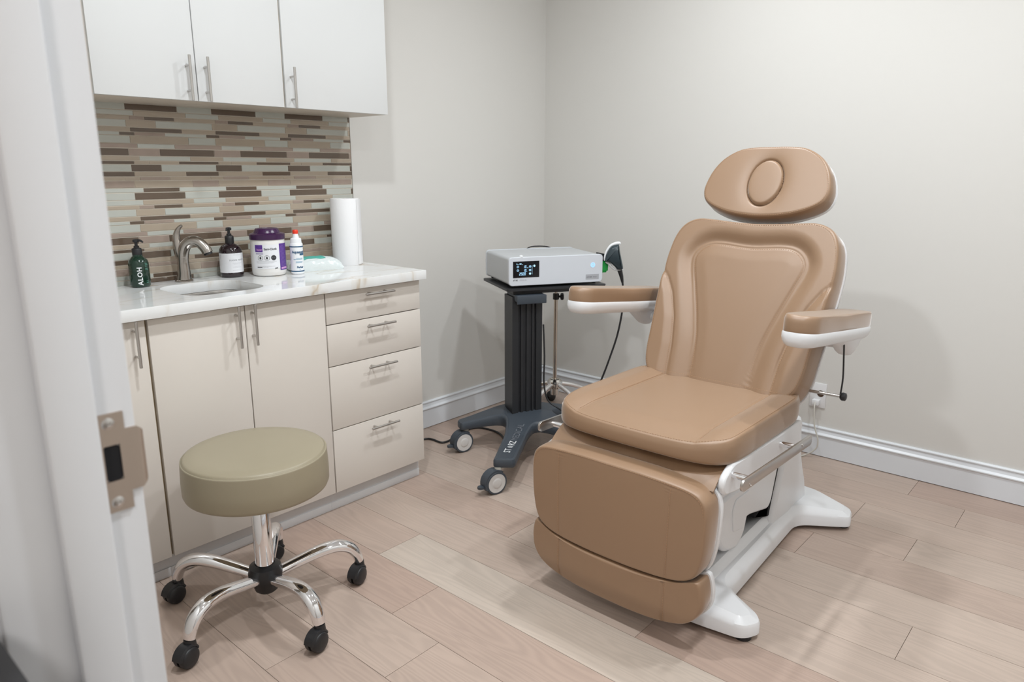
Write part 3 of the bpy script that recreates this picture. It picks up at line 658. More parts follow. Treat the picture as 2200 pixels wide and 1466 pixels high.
def caster(name, parent, x, y, yaw, top, ball=0.030, wd=0.019, sc=1.0, m=black):
    cx = x+math.cos(yaw)*0.016*sc; cy = y+math.sin(yaw)*0.016*sc; ax = Vector((-math.sin(yaw), math.cos(yaw), 0)); f = Vector((math.cos(yaw), math.sin(yaw), 0)); Z = Vector((0, 0, 1)); rr = ball
    mb = MB()
    for s in (-1, 1):
        M = basis(Vector((cx, cy, rr))+ax*s*0.004, f, Z, ax*s) if True else None
        mb.lathe([(0.006, 0.0), (rr, 0.0), (rr, wd*0.55), (rr*0.93, wd*0.8), (rr*0.75, wd*0.98), (rr*0.3, wd*1.03), (0.001, wd*1.04)], 32, M=M)
    o = obj(name, mb, m, parent, sharp=40)
    # hood over the wheels and the stem
    hb = MB(); rings = []
    for i in range(13):
        a = rad(8+150*i/12); q = rr*1.13; c = Vector((cx, cy, rr))+f*math.cos(a)*q*(-1)*-1+Z*math.sin(a)*q; n = f*math.cos(a)+Z*math.sin(a)
        wv = wd*0.95; rings.append([c-ax*wv+n*-0.004, c-ax*wv*0.8+n*0.002, c+ax*wv*0.8+n*0.002, c+ax*wv+n*-0.004])
    hb.loft(rings); hb.tube([(x, y, rr*1.5), (x, y, top)], 0.0125*sc, 20); hb.tube([(x, y, rr*1.75), (x, y, top-0.002)], [0.0175*sc, 0.0150*sc], 20)
    obj('caster_hood', hb, m, o, sharp=40); return o
feet = [(-2.545, -0.602), (-2.672, -0.935), (-2.40, -1.129), (-2.107, -0.929), (-2.169, -0.582)]
base_a = rad(268.5)
cast = [rad(200), rad(215), rad(195), rad(200), rad(-30)]
for i in range(5):
    a = base_a+2*PI*i/5; RL = 0.300; dx, dy = math.cos(a), math.sin(a)
    def P(r, z): return (dx*r, dy*r, z)
    obj('leg', MB().tube([P(0.040, 0.108), P(0.10, 0.124), P(0.17, 0.141), P(0.225, 0.143), P(0.262, 0.127), P(0.283, 0.100), P(0.291, 0.074)], [0.0195, 0.021, 0.023, 0.0235, 0.0225, 0.0205, 0.0175], 24, smooth=6, flat=0.82, upv=(0, 0, 1)), chrome, ST, sharp=60)
    caster('caster', ST, dx*RL*0.972, dy*RL*0.972, [rad(195), rad(200), rad(175), rad(190), rad(200)][i], 0.076)

# ------------------------------------------------------------------ equipment cart
CY = rad(-29); CX, CYY = -0.800, -0.520
CARTO = thing('equipment_cart', 'dark slate wheeled column stand carrying the grey therapy unit', 'cart', (CX, CYY, 0), CY)
# local x = right, local -y = front
bz0, bz1 = 0.112, 0.150
def arm_out():
    # X-shaped foot in plan with concave sides
    pts = [(-0.075, 0.10, 0.05), (-0.24, 0.055, 0.03), (-0.325, 0.030, 0.02), (-0.325, -0.040, 0.02), (-0.24, -0.035, 0.05), (-0.11, -0.060, 0.09), (-0.155, -0.20, 0.1), (-0.318, -0.50, 0.02), (-0.232, -0.535, 0.02), (-0.075, -0.27, 0.1), (0, -0.185, 0.1),
           (0.075, -0.27, 0.1), (0.220, -0.535, 0.02), (0.305, -0.50, 0.02), (0.155, -0.20, 0.1), (0.11, -0.060, 0.09), (0.24, -0.035, 0.05), (0.325, -0.040, 0.02), (0.325, 0.030, 0.02), (0.24, 0.055, 0.03), (0.075, 0.10, 0.05)]
    return rpoly(pts[::-1], 0.02, 6)
O = arm_out(); 
def zz(p, z, top): 
    d = math.hypot(p[0], p[1]+0.03); k = max(0, 1-d/0.34)
    return (p[0], p[1], z+(0.045*k*k*(3-2*k) if top else 0.020*k))
mb = MB()
b = bmesh.new()
Oi = inset(O, 0.006)
rings = [[zz(p, bz0, 0) for p in inset(O, 0.004)], [zz(p, bz0+0.006, 0) for p in O], [zz(p, bz1-0.012, 1) for p in O], [zz(p, bz1-0.003, 1) for p in inset(O, 0.004)], [zz(p, bz1, 1) for p in inset(O, 0.012)]]
mb.loft(rings, cap=False); n = len(O)
# caps via triangle fill with interior rise
def capfill(ring, flip):
    bm_ = bmesh.new(); vv = [bm_.verts.new(p) for p in ring]; es = [bm_.edges.new((vv[i], vv[(i+1) % len(vv)])) for i in range(len(vv))]
    bmesh.ops.triangle_fill(bm_, use_beauty=True, edges=es); mb.bm(bm_)
capfill(rings[0], 1); capfill(rings[-1], 0)
obj('base', mb, slate, CARTO, sharp=40)
tm = MB()
ux = Vector((0.179, 0.283, 0)).normalized(); uy = Vector((-ux.y, ux.x, 0))
Mt = basis(Vector((-0.240, -0.455, 0)), ux, uy, (0, 0, 1))
addtext(tm, 'ST', 0.042, Mt, off=0.0003, align='LEFT')
M2 = Mt @ Matrix.Translation((0.0665, 0, 0)); q = [(0.013*math.cos(2*PI*i/24), 0.013*math.sin(2*PI*i/24), 0) for i in range(24)]; tm.add(q, [tuple(range(24))], 1, M2)
for i in range(7):
    yy = -0.011+0.0037*i; hw2 = math.sqrt(max(0, 0.0120**2-yy**2)); tm.add([(-hw2, yy-0.0007, 0.0004), (hw2, yy-0.0007, 0.0004), (hw2, yy+0.0007, 0.0004), (-hw2, yy+0.0007, 0.0004)], [(0, 1, 2, 3)], 0, M2)
addtext(tm, 'RZ', 0.042, Mt @ Matrix.Translation((0.084, 0, 0)), off=0.0003, align='LEFT')
addtext(tm, 'MEDICAL', 0.042, Mt @ Matrix.Translation((0.146, 0, 0)), mi=1, off=0, align='LEFT', sx=0.92)
tm.v = [(p[0], p[1], zz(p, bz1, 1)[2]+0.0022+p[2]) for p in tm.v]
lab(obj('lettering', tm, [whitep, mat('grey_print', (0.16, 0.175, 0.20), 0.5), slate], CARTO, smooth=False), 'white and grey lettering on the front left leg')
# column: extruded aluminium profile
prof = []
def col_out():
    W, D = 0.075, 0.055; pts = [(-W, D), (-W, -D), (-W+0.030, -D), (-W+0.031, -D+0.010), (-W+0.042, -D+0.010), (-W+0.043, -D), (-0.022, -D-0.002), (-0.020, -D+0.006), (-0.006, -D+0.006), (-0.004, -D-0.002), (0.010, -D-0.002), (0.012, -D+0.006), (0.022, -D+0.006), (0.024, -D-0.002), (W-0.043, -D), (W-0.042, -D+0.010), (W-0.031, -D+0.010), (W-0.030, -D), (W, -D), (W, D)]
    return pts
obj('column', MB().loft([[(x+0.003, y, 0.172) for x, y in col_out()], [(x+0.003, y, 0.742) for x, y in col_out()]]), slated, CARTO, sharp=20)
obj('column_bracket', MB().box(-0.062, 0.084, -0.090, 0.05, 0.722, 0.752, bev=0.004).box(-0.062, 0.084, -0.094, -0.086, 0.712, 0.752, bev=0.003), slate, CARTO)
TZ = 0.786
UA = rad(-29.7); 
# caster wheels
def big_caster(x, y, yaw, lbl=None):
    f = Vector((math.cos(yaw), math.sin(yaw), 0)); ax = Vector((-f.y, f.x, 0)); Z = Vector((0, 0, 1)); rr = 0.050; c = Vector((x, y, rr))+f*0.020
    mb = MB()
    for s in (-1, 1):
        M = basis(c+ax*s*0.008, f, Z, ax*s)
        mb.lathe([(0.02, 0.0), (rr-0.002, 0.0), (rr, 0.003), (rr, 0.012), (rr-0.003, 0.0150), (rr-0.009, 0.0155)], 48, mi=0, M=M, cap=False)
        mb.lathe([(rr-0.009, 0.0154), (rr-0.010, 0.0145), (rr-0.026, 0.0145), (rr-0.030, 0.0175), (rr-0.034, 0.0185), (0.001, 0.0190)], 48, mi=1, M=M)
    o = obj('caster', mb, [slate, wheelw], CARTO, sharp=40)
    fk = MB(); fk.tube([(x, y, 0.050), (x, y, 0.113)], 0.0155, 24)
    rings = []
    for i in range(15):
        a = rad(-25+150*i/14); q = rr*1.09; p = c+f*math.cos(a)*q+Z*math.sin(a)*q; nn = f*math.cos(a)+Z*math.sin(a); wv = 0.0225
        rings.append([p-ax*wv-nn*0.012, p-ax*wv*0.95+nn*0.001, p+ax*wv*0.95+nn*0.001, p+ax*wv-nn*0.012, p+ax*wv*0.9-nn*0.006, p-ax*wv*0.9-nn*0.006])
    obj('caster_fork', fk, beigem, o); obj('caster_hood', MB().loft(rings), slate, o, sharp=40)
    pd = c+f*(rr*1.05)+Z*(-0.012)
    obj('brake_pedal', MB().loft([[p-Z*0.004+u for u in (-ax*w2, ax*w2, ax*w2+Z*0.010, -ax*w2+Z*0.010)] for p, w2 in ((pd-f*0.012, 0.011), (pd+f*0.006, 0.014), (pd+f*0.018, 0.012), (pd+f*0.026, 0.006))]), slate, o)
    return o
cw = rad(165)-CY
for (x, y) in ((-0.292, -0.005), (-0.292, -0.495), (0.292, -0.005), (0.255, -0.500)): big_caster(x, y, cw)
obj('power_lead', MB().tube([(0.088, -0.045, 0.60), (0.086, -0.068, 0.45), (0.084, -0.070, 0.32), (0.100, -0.080, 0.235), (0.145, -0.110, 0.195), (0.200, -0.125, 0.160), (0.24, -0.08, 0.155), (0.26, 0.0, 0.158)], 0.0042, 10, smooth=8), black, CARTO)
# tray and unit share the unit's own angle
FLx, FLy = -0.9106, -0.5307
TR = thing('therapy_unit', 'light grey therapy unit with a lit touch screen, on the cart', 'medical device', (FLx, FLy, TZ+0.008), UA)
def L2(x, y): # world -> not used
    return (x, y)
# tray belongs to the cart: give it world placement
tr = MB(); Mtray = Matrix.Rotation(-CY, 4, 'Z') @ Matrix.Translation((FLx-CX, FLy-CYY, 0)) @ Matrix.Rotation(UA, 4, 'Z')
tr.loft([[(x, y, TZ-0.014) for x, y in rrect(-0.012, 0.485, -0.015, 0.372, 0.012)], [(x, y, TZ-0.003) for x, y in rrect(-0.012, 0.488, -0.015, 0.372, 0.012)]], M=Mtray)
tr.loft([[(x, y, TZ-0.034) for x, y in rrect(0.03, 0.46, 0.02, 0.34, 0.01)], [(x, y, TZ-0.014) for x, y in rrect(0.03, 0.46, 0.02, 0.34, 0.01)]], M=Mtray)
obj('tray', tr, slated, CARTO)
UW, UH, UD = 0.472, 0.132, 0.364
mb = MB(); ring = rrect(0, UW, 0, UH, 0.017, 8); rg = []
for y, i in ((0.012, 0.0), (0.02, 0.0), (UD-0.014, 0.0), (UD-0.013, 0.004)): rg.append([(p[0], y, p[1]) for p in (inset(ring, i+0.002) if True else ring)])
mb.loft(rg); obj('casing', mb, unitd, TR, sharp=40)
mb = MB(); rg = []
for y, i in ((0.014, 0.0), (0.002, 0.0), (0.0, 0.002)): rg.append([(p[0], y, p[1]) for p in inset(ring, i)])
mb.loft(rg); fp_ = obj('front_panel', mb, unitm, TR, sharp=40)
mb = MB(); rg = []
for y, i in ((UD-0.016, 0.0), (UD, 0.0)): rg.append([(p[0], y, p[1]) for p in inset(ring, i)])
obj('rear_panel', mb.loft(rg), unitm, TR, sharp=40)
for fx_, fy_ in ((0.03, 0.03), (0.44, 0.03), (0.03, 0.33), (0.44, 0.33)): obj('foot', MB().lathe([(0.010, -0.0075), (0.012, 0.001)], 20, M=Matrix.Translation((fx_, fy_, 0.0))), black, TR)
def FM(x, z, e=0.0): return basis((x, -0.0004-e, z), (1, 0, 0), (0, 0, 1), (0, -1, 0))
sx0, sx1, sz0, sz1 = 0.020, 0.148, 0.038, 0.113
sc = obj('screen', MB().prism(rrect(sx0, sx1, sz0, sz1, 0.001, 2), 0, 0.0008, M=FM(0, 0)), screen, TR)
mb = MB()
def ringd(cx, cz, r0, r1, n=24):
    vs = [];
    for i in range(n): q = 2*PI*i/n; vs += [(cx+r0*math.cos(q), cz+r0*math.sin(q), 0.001), (cx+r1*math.cos(q), cz+r1*math.sin(q), 0.001)]
    mb.add(vs, [(2*i, (2*i+2) % (2*n), (2*i+3) % (2*n), 2*i+1) for i in range(n)], 0, FM(0, 0))
SW = sx1-sx0; SHh = sz1-sz0
def SP(u, v): return sx0+u*SW, sz1-v*SHh
for u, v in ((0.18, 0.33), (0.18, 0.55), (0.645, 0.33), (0.645, 0.55)):
    x, z = SP(u, v); ringd(x, z, 0.0052, 0.0038)
for u, v in ((0.18, 0.33), (0.18, 0.55)): x, z = SP(u, v); mb.add([(x-0.002, z-0.0005, 0.001), (x+0.002, z-0.0005, 0.001), (x+0.002, z+0.0005, 0.001), (x-0.002, z+0.0005, 0.001)], [(0, 1, 2, 3)], 0, FM(0, 0))
for u, v in ((0.645, 0.33), (0.645, 0.55)): x, z = SP(u, v); ringd(x, z, 0.0018, 0.0)
for u, v in ((0.645, 0.77), (0.81, 0.30)): x, z = SP(u, v); ringd(x, z, 0.0050, 0.0)
def seg7(txt, u, v, h, wd):   # seven-segment digits, slanted
    SG = {'0': 'abcdef', '1': 'bc', '2': 'abged', '5': 'afgcd'}
    for k, ch in enumerate(txt):
        x0, z0 = SP(u, v); x0 += k*wd*1.32; t = h*0.11
        R_ = {'a': (0, h-t, wd, h), 'g': (0, h/2-t/2, wd, h/2+t/2), 'd': (0, 0, wd, t), 'f': (0, h/2, t, h), 'b': (wd-t, h/2, wd, h), 'e': (0, 0, t, h/2), 'c': (wd-t, 0, wd, h/2)}
        for sg in SG[ch]:
            a, b_, c_, d_ = R_[sg]; q = [(a, b_), (c_, b_), (c_, d_), (a, d_)]; mb.add([(x0+p[0]+p[1]*0.12, z0+p[1], 0.001) for p in q], [(0, 1, 2, 3)], 0, FM(0, 0))
seg7('10', 0.385, 0.42, 0.0125, 0.0060); seg7('10', 0.385, 0.64, 0.0120, 0.0060); seg7('2500', 0.23, 0.86, 0.0130, 0.0062)
x, z = SP(0.725, 0.54); mb.add([(x-0.0005, z-0.021, 0.001), (x+0.0005, z-0.021, 0.001), (x+0.0005, z+0.021, 0.001), (x-0.0005, z+0.021, 0.001)], [(0, 1, 2, 3)], 0, FM(0, 0))
for u, v, w_, h_ in ((0.13, 0.19, 0.003, 0.005), (0.24, 0.185, 0.010, 0.0045), (0.16, 0.19, 0.007, 0.001), (0.34, 0.20, 0.004, 0.001), (0.515, 0.42, 0.009, 0.002), (0.515, 0.64, 0.002, 0.002)):
    x, z = SP(u, v); mb.add([(x, z, 0.001), (x+w_, z, 0.001), (x+w_, z+h_, 0.001), (x, z+h_, 0.001)], [(0, 1, 2, 3)], 0, FM(0, 0))
obj('display_digits', mb, glow, sc, smooth=False)
mb = MB(); addtext(mb, 'ST RZ', 0.0085, FM(0.021, 0.026, 0.0003), off=0.0002, align='LEFT'); ringd(0, 0, 0, 0) if 0 else None
addtext(mb, 'MEDICAL', 0.0085, FM(0.052, 0.026, 0.0003), mi=1, off=-0.0001, align='LEFT'); addtext(mb, 'O', 0.0075, FM(0.0325, 0.026, 0.0003), mi=1, align='LEFT')
obj('lettering', mb, [inkk, inkg], TR, smooth=False)
mb = MB(); ringo = lambda cx, cz, r0, r1, e, mi: mb.add([p for i in range(32) for p in ((cx+r0*math.cos(2*PI*i/32), cz+r0*math.sin(2*PI*i/32), e), (cx+r1*math.cos(2*PI*i/32), cz+r1*math.sin(2*PI*i/32), e))], [(2*i, (2*i+2) % 64, (2*i+3) % 64, 2*i+1) for i in range(32)], mi, FM(0, 0))
ringo(0.420, 0.082, 0.0135, 0.0, 0.0004, 1); ringo(0.420, 0.082, 0.0105, 0.0080, 0.0008, 0); ringo(0.420, 0.082, 0.0028, 0.0, 0.0008, 0)
lab(obj('power_button', mb, [blueg, halo], TR, smooth=False), 'round button with a blue lit ring')
mb = MB().prism(rrect(0.385, 0.453, 0.014, 0.038, 0.0005, 1), 0, 0.0003, M=FM(0, 0), mi=0); addtext(mb, 'AW200', 0.0085, FM(0.389, 0.025, 0.0006), mi=1, align='LEFT'); addtext(mb, 'Vibrator', 0.0060, FM(0.422, 0.025, 0.0006), mi=1, align='LEFT')
obj('name_plate', mb, [mat('grey_plate', (0.42, 0.43, 0.46), 0.4), inkk], TR, smooth=False)
obj('indicator', MB().lathe([(0.009, 0), (0.0085, 0.006), (0.005, 0.009), (0.001, 0.0095)], 24, M=Matrix.Translation((0.062, 0.008, UH-0.001))), whitep, TR)
obj('plug_socket', MB().box(UW-0.001, UW+0.036, 0.012, 0.044, 0.048, 0.098, bev=0.004).box(UW+0.002, UW+0.030, 0.016, 0.040, 0.040, 0.052, bev=0.003).box(UW+0.034, UW+0.040, 0.020, 0.036, 0.062, 0.086, bev=0.002), greenh, TR)
obj('holder', MB().loft([[(UW-0.002, y0, z0), (UW-0.002, y1, z0), (UW-0.002, y1, z1), (UW-0.002, y0, z1)] if k == 0 else [(UW+dx, y0, z0), (UW+dx, y1, z0), (UW+dx, y1, z1), (UW+dx, y0, z1)] for k, (dx, y0, y1, z0, z1) in enumerate(((0, 0.010, 0.070, 0.095, 0.134), (0.018, 0.014, 0.066, 0.097, 0.130), (0.045, 0.018, 0.060, 0.097, 0.117), (0.065, 0.022, 0.055, 0.096, 0.103)))]), black, TR)
mb = MB().tube([(0.20, UD-0.02, UH-0.01), (0.25, UD+0.012, UH+0.006), (0.34, UD+0.022, UH+0.002), (0.375, UD+0.028, UH-0.02), (0.38, UD+0.03, UH-0.06)], 0.003, 10, smooth=6)
obj('rear_lead', mb, black, TR)
# hand piece hanging in the holder
HP = thing('handpiece', 'dark handheld applicator with white rim in the holder right of the therapy unit', 'applicator', (-0.458, -0.800, 0.90), 0)
HP.scale = (1.13, 1.13, 1.13)
# build in the plane facing the doorway: local u to the right, v up
vu = Vector((0.665, -0.745, 0)); vn = Vector((-0.745, -0.665, 0))
MH = basis((0, 0, 0), vu, (0, 0, 1), vn)
def HQ(u, v): return (u, v)
# outline measured from the photograph, metres in that plane
hd = [(-0.020, -0.012), (-0.036, -0.010), (-0.0385, 0.004), (-0.032, 0.028), (-0.018, 0.050), (0.000, 0.058), (0.017, 0.060), (0.022, 0.035), (0.030, 0.000), (0.0375, -0.040), (0.014, -0.042), (0.004, -0.032)]
hd = cspline(hd, 4); 
rings = []
for w_, i in ((-0.022, 0.009), (-0.018, 0.003), (-0.008, 0.0), (0.008, 0.0), (0.018, 0.003), (0.022, 0.009)): rings.append([(p[0], p[1], w_) for p in inset(hd, i)])
obj('grip', MB().loft(rings, M=MH), gunm, HP, sharp=60)
mb = MB(); mb.tube([(-0.040, -0.006, 0), (-0.040, 0.006, 0), (-0.033, 0.032, 0), (-0.017, 0.056, 0), (0.002, 0.065, 0), (0.019, 0.067, 0), (0.021, 0.060, 0)], [0.003, 0.0045, 0.005, 0.0055, 0.007, 0.007, 0.004], 12, smooth=5, M=MH)
mb.tube([(-0.036, -0.012, 0), (-0.022, -0.018, 0), (-0.010, -0.032, 0), (0.005, -0.044, 0), (0.020, -0.0465, 0), (0.0395, -0.045, 0)], [0.003, 0.006, 0.0055, 0.004, 0.0035, 0.0035], 12, smooth=5, M=MH)
lab(obj('rim', mb, whitep, HP, sharp=60), 'white rim')
obj('strain_relief', MB().tube([(0.026, -0.048, 0), (0.034, -0.075, 0), (0.039, -0.100, 0)], [0.0105, 0.0080, 0.0050], 16, M=MH), black, HP)
obj('lead', MB().tube([(0.039, -0.098, 0), (0.0425, -0.13, 0), (0.0435, -0.18, 0), (0.040, -0.24, 0), (0.024, -0.33, 0), (-0.002, -0.42, 0), (-0.032, -0.51, 0), (-0.07, -0.60, 0), (-0.13, -0.66, 0.02)], 0.0042, 12, smooth=8, M=MH), black, HP)

# ------------------------------------------------------------------ chrome pole stand in the corner
IV = thing('pole_stand', 'chrome pole on a five-legged base in the corner behind the cart', 'stand', (-0.345, -0.365, 0))
obj('pole', MB().tube([(0, 0, 0.12), (0, 0, 0.66)], 0.0105, 20).tube([(0, 0, 0.655), (0, 0, 0.90)], 0.0075, 16), mat('warm_chrome', (0.62, 0.54, 0.47), 0.12, 1), IV)
obj('hub', MB().lathe([(0.012, 0.200), (0.030, 0.198), (0.040, 0.188), (0.043, 0.170), (0.040, 0.150), (0.022, 0.142), (0.022, 0.110), (0.001, 0.109)], 40).lathe([(0.0245, 0.2005), (0.019, 0.203), (0.0105, 0.203)], 32), mat('satin_chrome', (0.78, 0.76, 0.73), 0.15, 1), IV)
obj('clamp_knob', MB().lathe([(0.0135, 0.640), (0.0165, 0.642), (0.0165, 0.672), (0.0135, 0.674)], 24).tube([Vector((0.55, -0.6, 0))*0.010+Vector((0, 0, 0.656)), Vector((0.68, -0.73, 0))*0.030+Vector((0, 0, 0.656))], 0.006, 12)
    .lathe([(0.014, 0), (0.0195, 0.004), (0.0195, 0.014), (0.014, 0.018), (0.001, 0.019)], 12, M=basis(Vector((0.68, -0.73, 0))*0.024+Vector((0, 0, 0.656)), (0.73, 0.68, 0), (0, 0, 1), (0.68, -0.73, 0))), black, IV)
for i in range(5):
    a = rad(41+72*i); d = Vector((math.cos(a), math.sin(a), 0)); RR = 0.235
    obj('leg', MB().tube([d*0.035+Vector((0, 0, 0.172)), d*0.12+Vector((0, 0, 0.150)), d*(RR-0.03)+Vector((0, 0, 0.112)), d*RR+Vector((0, 0, 0.075))], [0.0125, 0.0125, 0.012, 0.011], 16, smooth=6), chrome, IV)
    caster('caster', IV, d.x*RR, d.y*RR, a+2.4, 0.078, ball=0.026, wd=0.015, sc=0.8)
fc = obj('floor_cable', MB().tube([(-1.42, -0.08, 0.006), (-1.28, -0.10, 0.0055), (-1.093, -0.136, 0.0055), (-1.074, -0.235, 0.0055), (-0.992, -0.232, 0.0055), (-0.90, -0.20, 0.0055), (-0.808, -0.216, 0.0055), (-0.785, -0.295, 0.0055), (-0.799, -0.372, 0.0055), (-0.855, -0.46, 0.0055)], 0.005, 10, smooth=8), black)
tag(fc, 'black cable trailing over the floor from the cabinet to the cart', 'cable')
# ------------------------------------------------------------------ treatment chair
CH = thing('treatment_chair', 'tan upholstered treatment chair on a white base, footrest lowered', 'treatment chair', (-1.2, -1.67, 0))
def W(x, y, z): return (x+1.2, y+1.67, z)
def mirror(half):   # half outline from bottom centre up the right side to top centre -> closed CCW
    return half + [(-u, v) for u, v in half[::-1] if abs(u) > 1e-6]
def dense(L, k): return cspline(L, k)
def capped(mb, rings, mi=0, M=None):
    mb.loft(rings, mi, M, cap=False)
    for r in (rings[0], rings[-1]):
        bm_ = bmesh.new(); vv = [bm_.verts.new(p) for p in r]; es = [bm_.edges.new((vv[i], vv[(i+1) % len(vv)])) for i in range(len(vv))]
        bmesh.ops.triangle_fill(bm_, use_beauty=True, edges=es); mb.bm(bm_, mi, M)
    return mb
TA = rad(24)
MBk = basis(W(-1.13, -1.67, 0.61), (0, -1, 0), (math.sin(TA), 0, math.cos(TA)), (-math.cos(TA), 0, math.sin(TA)))
half = [(0, -0.045), (0.13, -0.045), (0.21, -0.037), (0.262, 0.0), (0.283, 0.06), (0.290, 0.16), (0.297, 0.27), (0.302, 0.37), (0.301, 0.44), (0.289, 0.51), (0.262, 0.556), (0.215, 0.578), (0.155, 0.577), (0.08, 0.571), (0, 0.568)]
Ob = dense(mirror(half), 9)
inner = smooth2([(-0.100, -0.05), (-0.113, 0.12), (-0.135, 0.22), (-0.166, 0.32), (-0.194, 0.41), (-0.190, 0.450), (-0.160, 0.480), (-0.11, 0.489), (0, 0.481), (0.11, 0.489), (0.160, 0.480), (0.190, 0.450), (0.194, 0.41), (0.166, 0.32), (0.135, 0.22), (0.113, 0.12), (0.100, -0.05)], 5)
bolL = smooth2([(0.312, 0.385), (0.275, 0.345), (0.243, 0.29), (0.212, 0.20), (0.194, 0.10), (0.184, -0.05)], 5); bolR = [(-u, v) for u, v in bolL]
innerR = inner[len(inner)//2-2:]
IP = [(u, v) for u, v in inner if u >= 0]; IP = [(0, 0.481)]+IP[1:]+[(0, -0.05)]
def pip(x, y):
    c = False; n = len(IP)
    for i in range(n):
        (x1, y1), (x2, y2) = IP[i], IP[i-1]
        if (y1 > y) != (y2 > y) and x < (x2-x1)*(y-y1)/(y2-y1)+x1: c = not c
    return c or (y < -0.05 and x < 0.1)
def inw(v):   # half width of the inner panel at height v
    T = [(-0.05, 0.10), (0.12, 0.113), (0.22, 0.135), (0.32, 0.166), (0.41, 0.194), (0.6, 0.2)]
    for (a, x), (b, y) in zip(T, T[1:]):
        if v <= b: t = max(0, (v-a)/(b-a)); return x+(y-x)*t
    return 0.2
def bow(v):
    T = [(-0.05, 0.184), (0.10, 0.194), (0.20, 0.212), (0.29, 0.243), (0.345, 0.275), (0.385, 0.312), (0.6, 0.6)]
    for (a, x), (b, y) in zip(T, T[1:]):
        if v <= b: t = max(0, (v-a)/(b-a)); return x+(y-x)*t
    return 0.6
def hback(u, v):
    au = abs(u); side = au-inw(v); top = v-0.483; 
    di = pld((au, v), innerR)
    if not pip(au, v): h = 0.015*sst(0.0, 0.065, di)-0.006*math.exp(-((di-0.016)/0.017)**2)*sst(0, 0.012, di)*(0.5+0.5*sst(0.28, 0.44, v))
    else: h = 0.004*sst(0, 0.05, di)
    h -= 0.0036*math.exp(-(di/0.0050)**2)
    db = au-bow(v); 
    if v < 0.40: h += 0.012*sst(0.0, 0.035, db)-0.0042*math.exp(-(db*0.93/0.0048)**2)
    h -= 0.010*(1-sst(0, 0.10, 0.30-au))*0
    return h
obj('backrest', pad(Ob, hback, 0.080, rows=120, M=MBk, center=(0, 0.27), edge=0.014, bulge=0.003), leather, CH, sharp=75)
bk = bpy.data.objects['backrest']
mb = MB()
for L in ([(u*0.985, v-0.004 if v > 0.4 else v) for u, v in inner], [(u+0.005, v) for u, v in bolL if u < 0.286], [(u-0.005, v) for u, v in bolR if u > -0.286]): stitches(mb, L, hback, 0, MBk, w0=0.0004)
def edge_line(O, c, k, h, e): 
    return [(c[0]+(p[0]-c[0])*k, c[1]+(p[1]-c[1])*k) for p in O]
def hedge(hf, O, c, edge):
    def f(x, y):
        # height including the rounded edge, looked up along the ray from the centre
        best = None; a = math.atan2(y-c[1], x-c[0]); 
        for p in O:
            d = abs(math.atan2(math.sin(math.atan2(p[1]-c[1], p[0]-c[0])-a), math.cos(math.atan2(p[1]-c[1], p[0]-c[0])-a)))
            if best is None or d < best[0]: best = (d, p)
        p = best[1]; L = math.hypot(p[0]-c[0], p[1]-c[1]); d = L-math.hypot(x-c[0], y-c[1]); e = min(1, max(0, d)/edge)
        return hf(x, y)-edge*(1-math.sqrt(max(0, 1-(1-e)**2)))*0.8
    return f
hb2 = hedge(hback, Ob, (0, 0.27), 0.014)
stitches(mb, [q for q in edge_line(Ob, (0, 0.27), 0.976, hback, 0) if q[1] > 0.0], hb2, 0, MBk, w0=0.0006)
obj('stitching', mb, thread, bk, smooth=False)
obj('fabric_tag', MB().box(-0.306, -0.2995, 0.335, 0.368, -0.020, -0.001, M=MBk), whitep, bk)
obj('backrest_shell', MB().loft([[(p[0], p[1], z) for p in inset(Ob, i)] for z, i in ((-0.074, -0.0045), (-0.084, -0.0045), (-0.094, 0.006), (-0.100, 0.03))], M=MBk), shell, CH, sharp=50)
# headrest
MHd = MBk @ Matrix.Translation((0, 0, 0.012))
half = [(0, 0.592), (0.09, 0.599), (0.155, 0.617), (0.203, 0.643), (0.222, 0.675), (0.222, 0.712), (0.205, 0.765), (0.172, 0.809), (0.120, 0.840), (0.06, 0.849), (0, 0.850)]
Oh = dense(mirror(half), 12); hc = (0, 0.715); ov = [(0.060*math.cos(2*PI*i/60)*(1+0.06*math.sin(2*PI*i/60)), hc[1]+0.002+0.083*math.sin(2*PI*i/60)) for i in range(61)]
def hhead(u, v):
    q = math.hypot(u/0.060, (v-hc[1]-0.002)/0.083); d = (q-1)*0.068
    h = 0.010*math.sqrt(max(0, 1-(u/0.25)**2))
    if q < 1: h += 0.004*math.sqrt(max(0, 1-q**4))-0.004
    else: h -= 0.010*math.exp(-d/0.022)
    return h-0.006*math.exp(-(d/0.0035)**2)
hd_ = obj('headrest', pad(Oh, hhead, 0.062, rows=120, M=MHd, center=hc, edge=0.013, bulge=0.003), leather, CH, sharp=75)
mb = MB(); hh2 = hedge(hhead, Oh, hc, 0.013); stitches(mb, edge_line(Oh, hc, 0.965, 0, 0), hh2, 0, MHd, w0=0.0006); obj('stitching', mb, thread, hd_, smooth=False)
obj('headrest_shell', MB().loft([[(p[0], p[1], z) for p in inset(Oh, i)] for z, i in ((-0.058, -0.003), (-0.068, -0.004), (-0.078, 0.006), (-0.083, 0.03))], M=MHd), shell, CH, sharp=50)
obj('headrest_bar', MB().box(-0.05, -0.02, 0.45, 0.75, -0.105, -0.085, bev=0.003, M=MBk).box(0.02, 0.05, 0.45, 0.75, -0.105, -0.085, bev=0.003, M=MBk), chrome, CH)
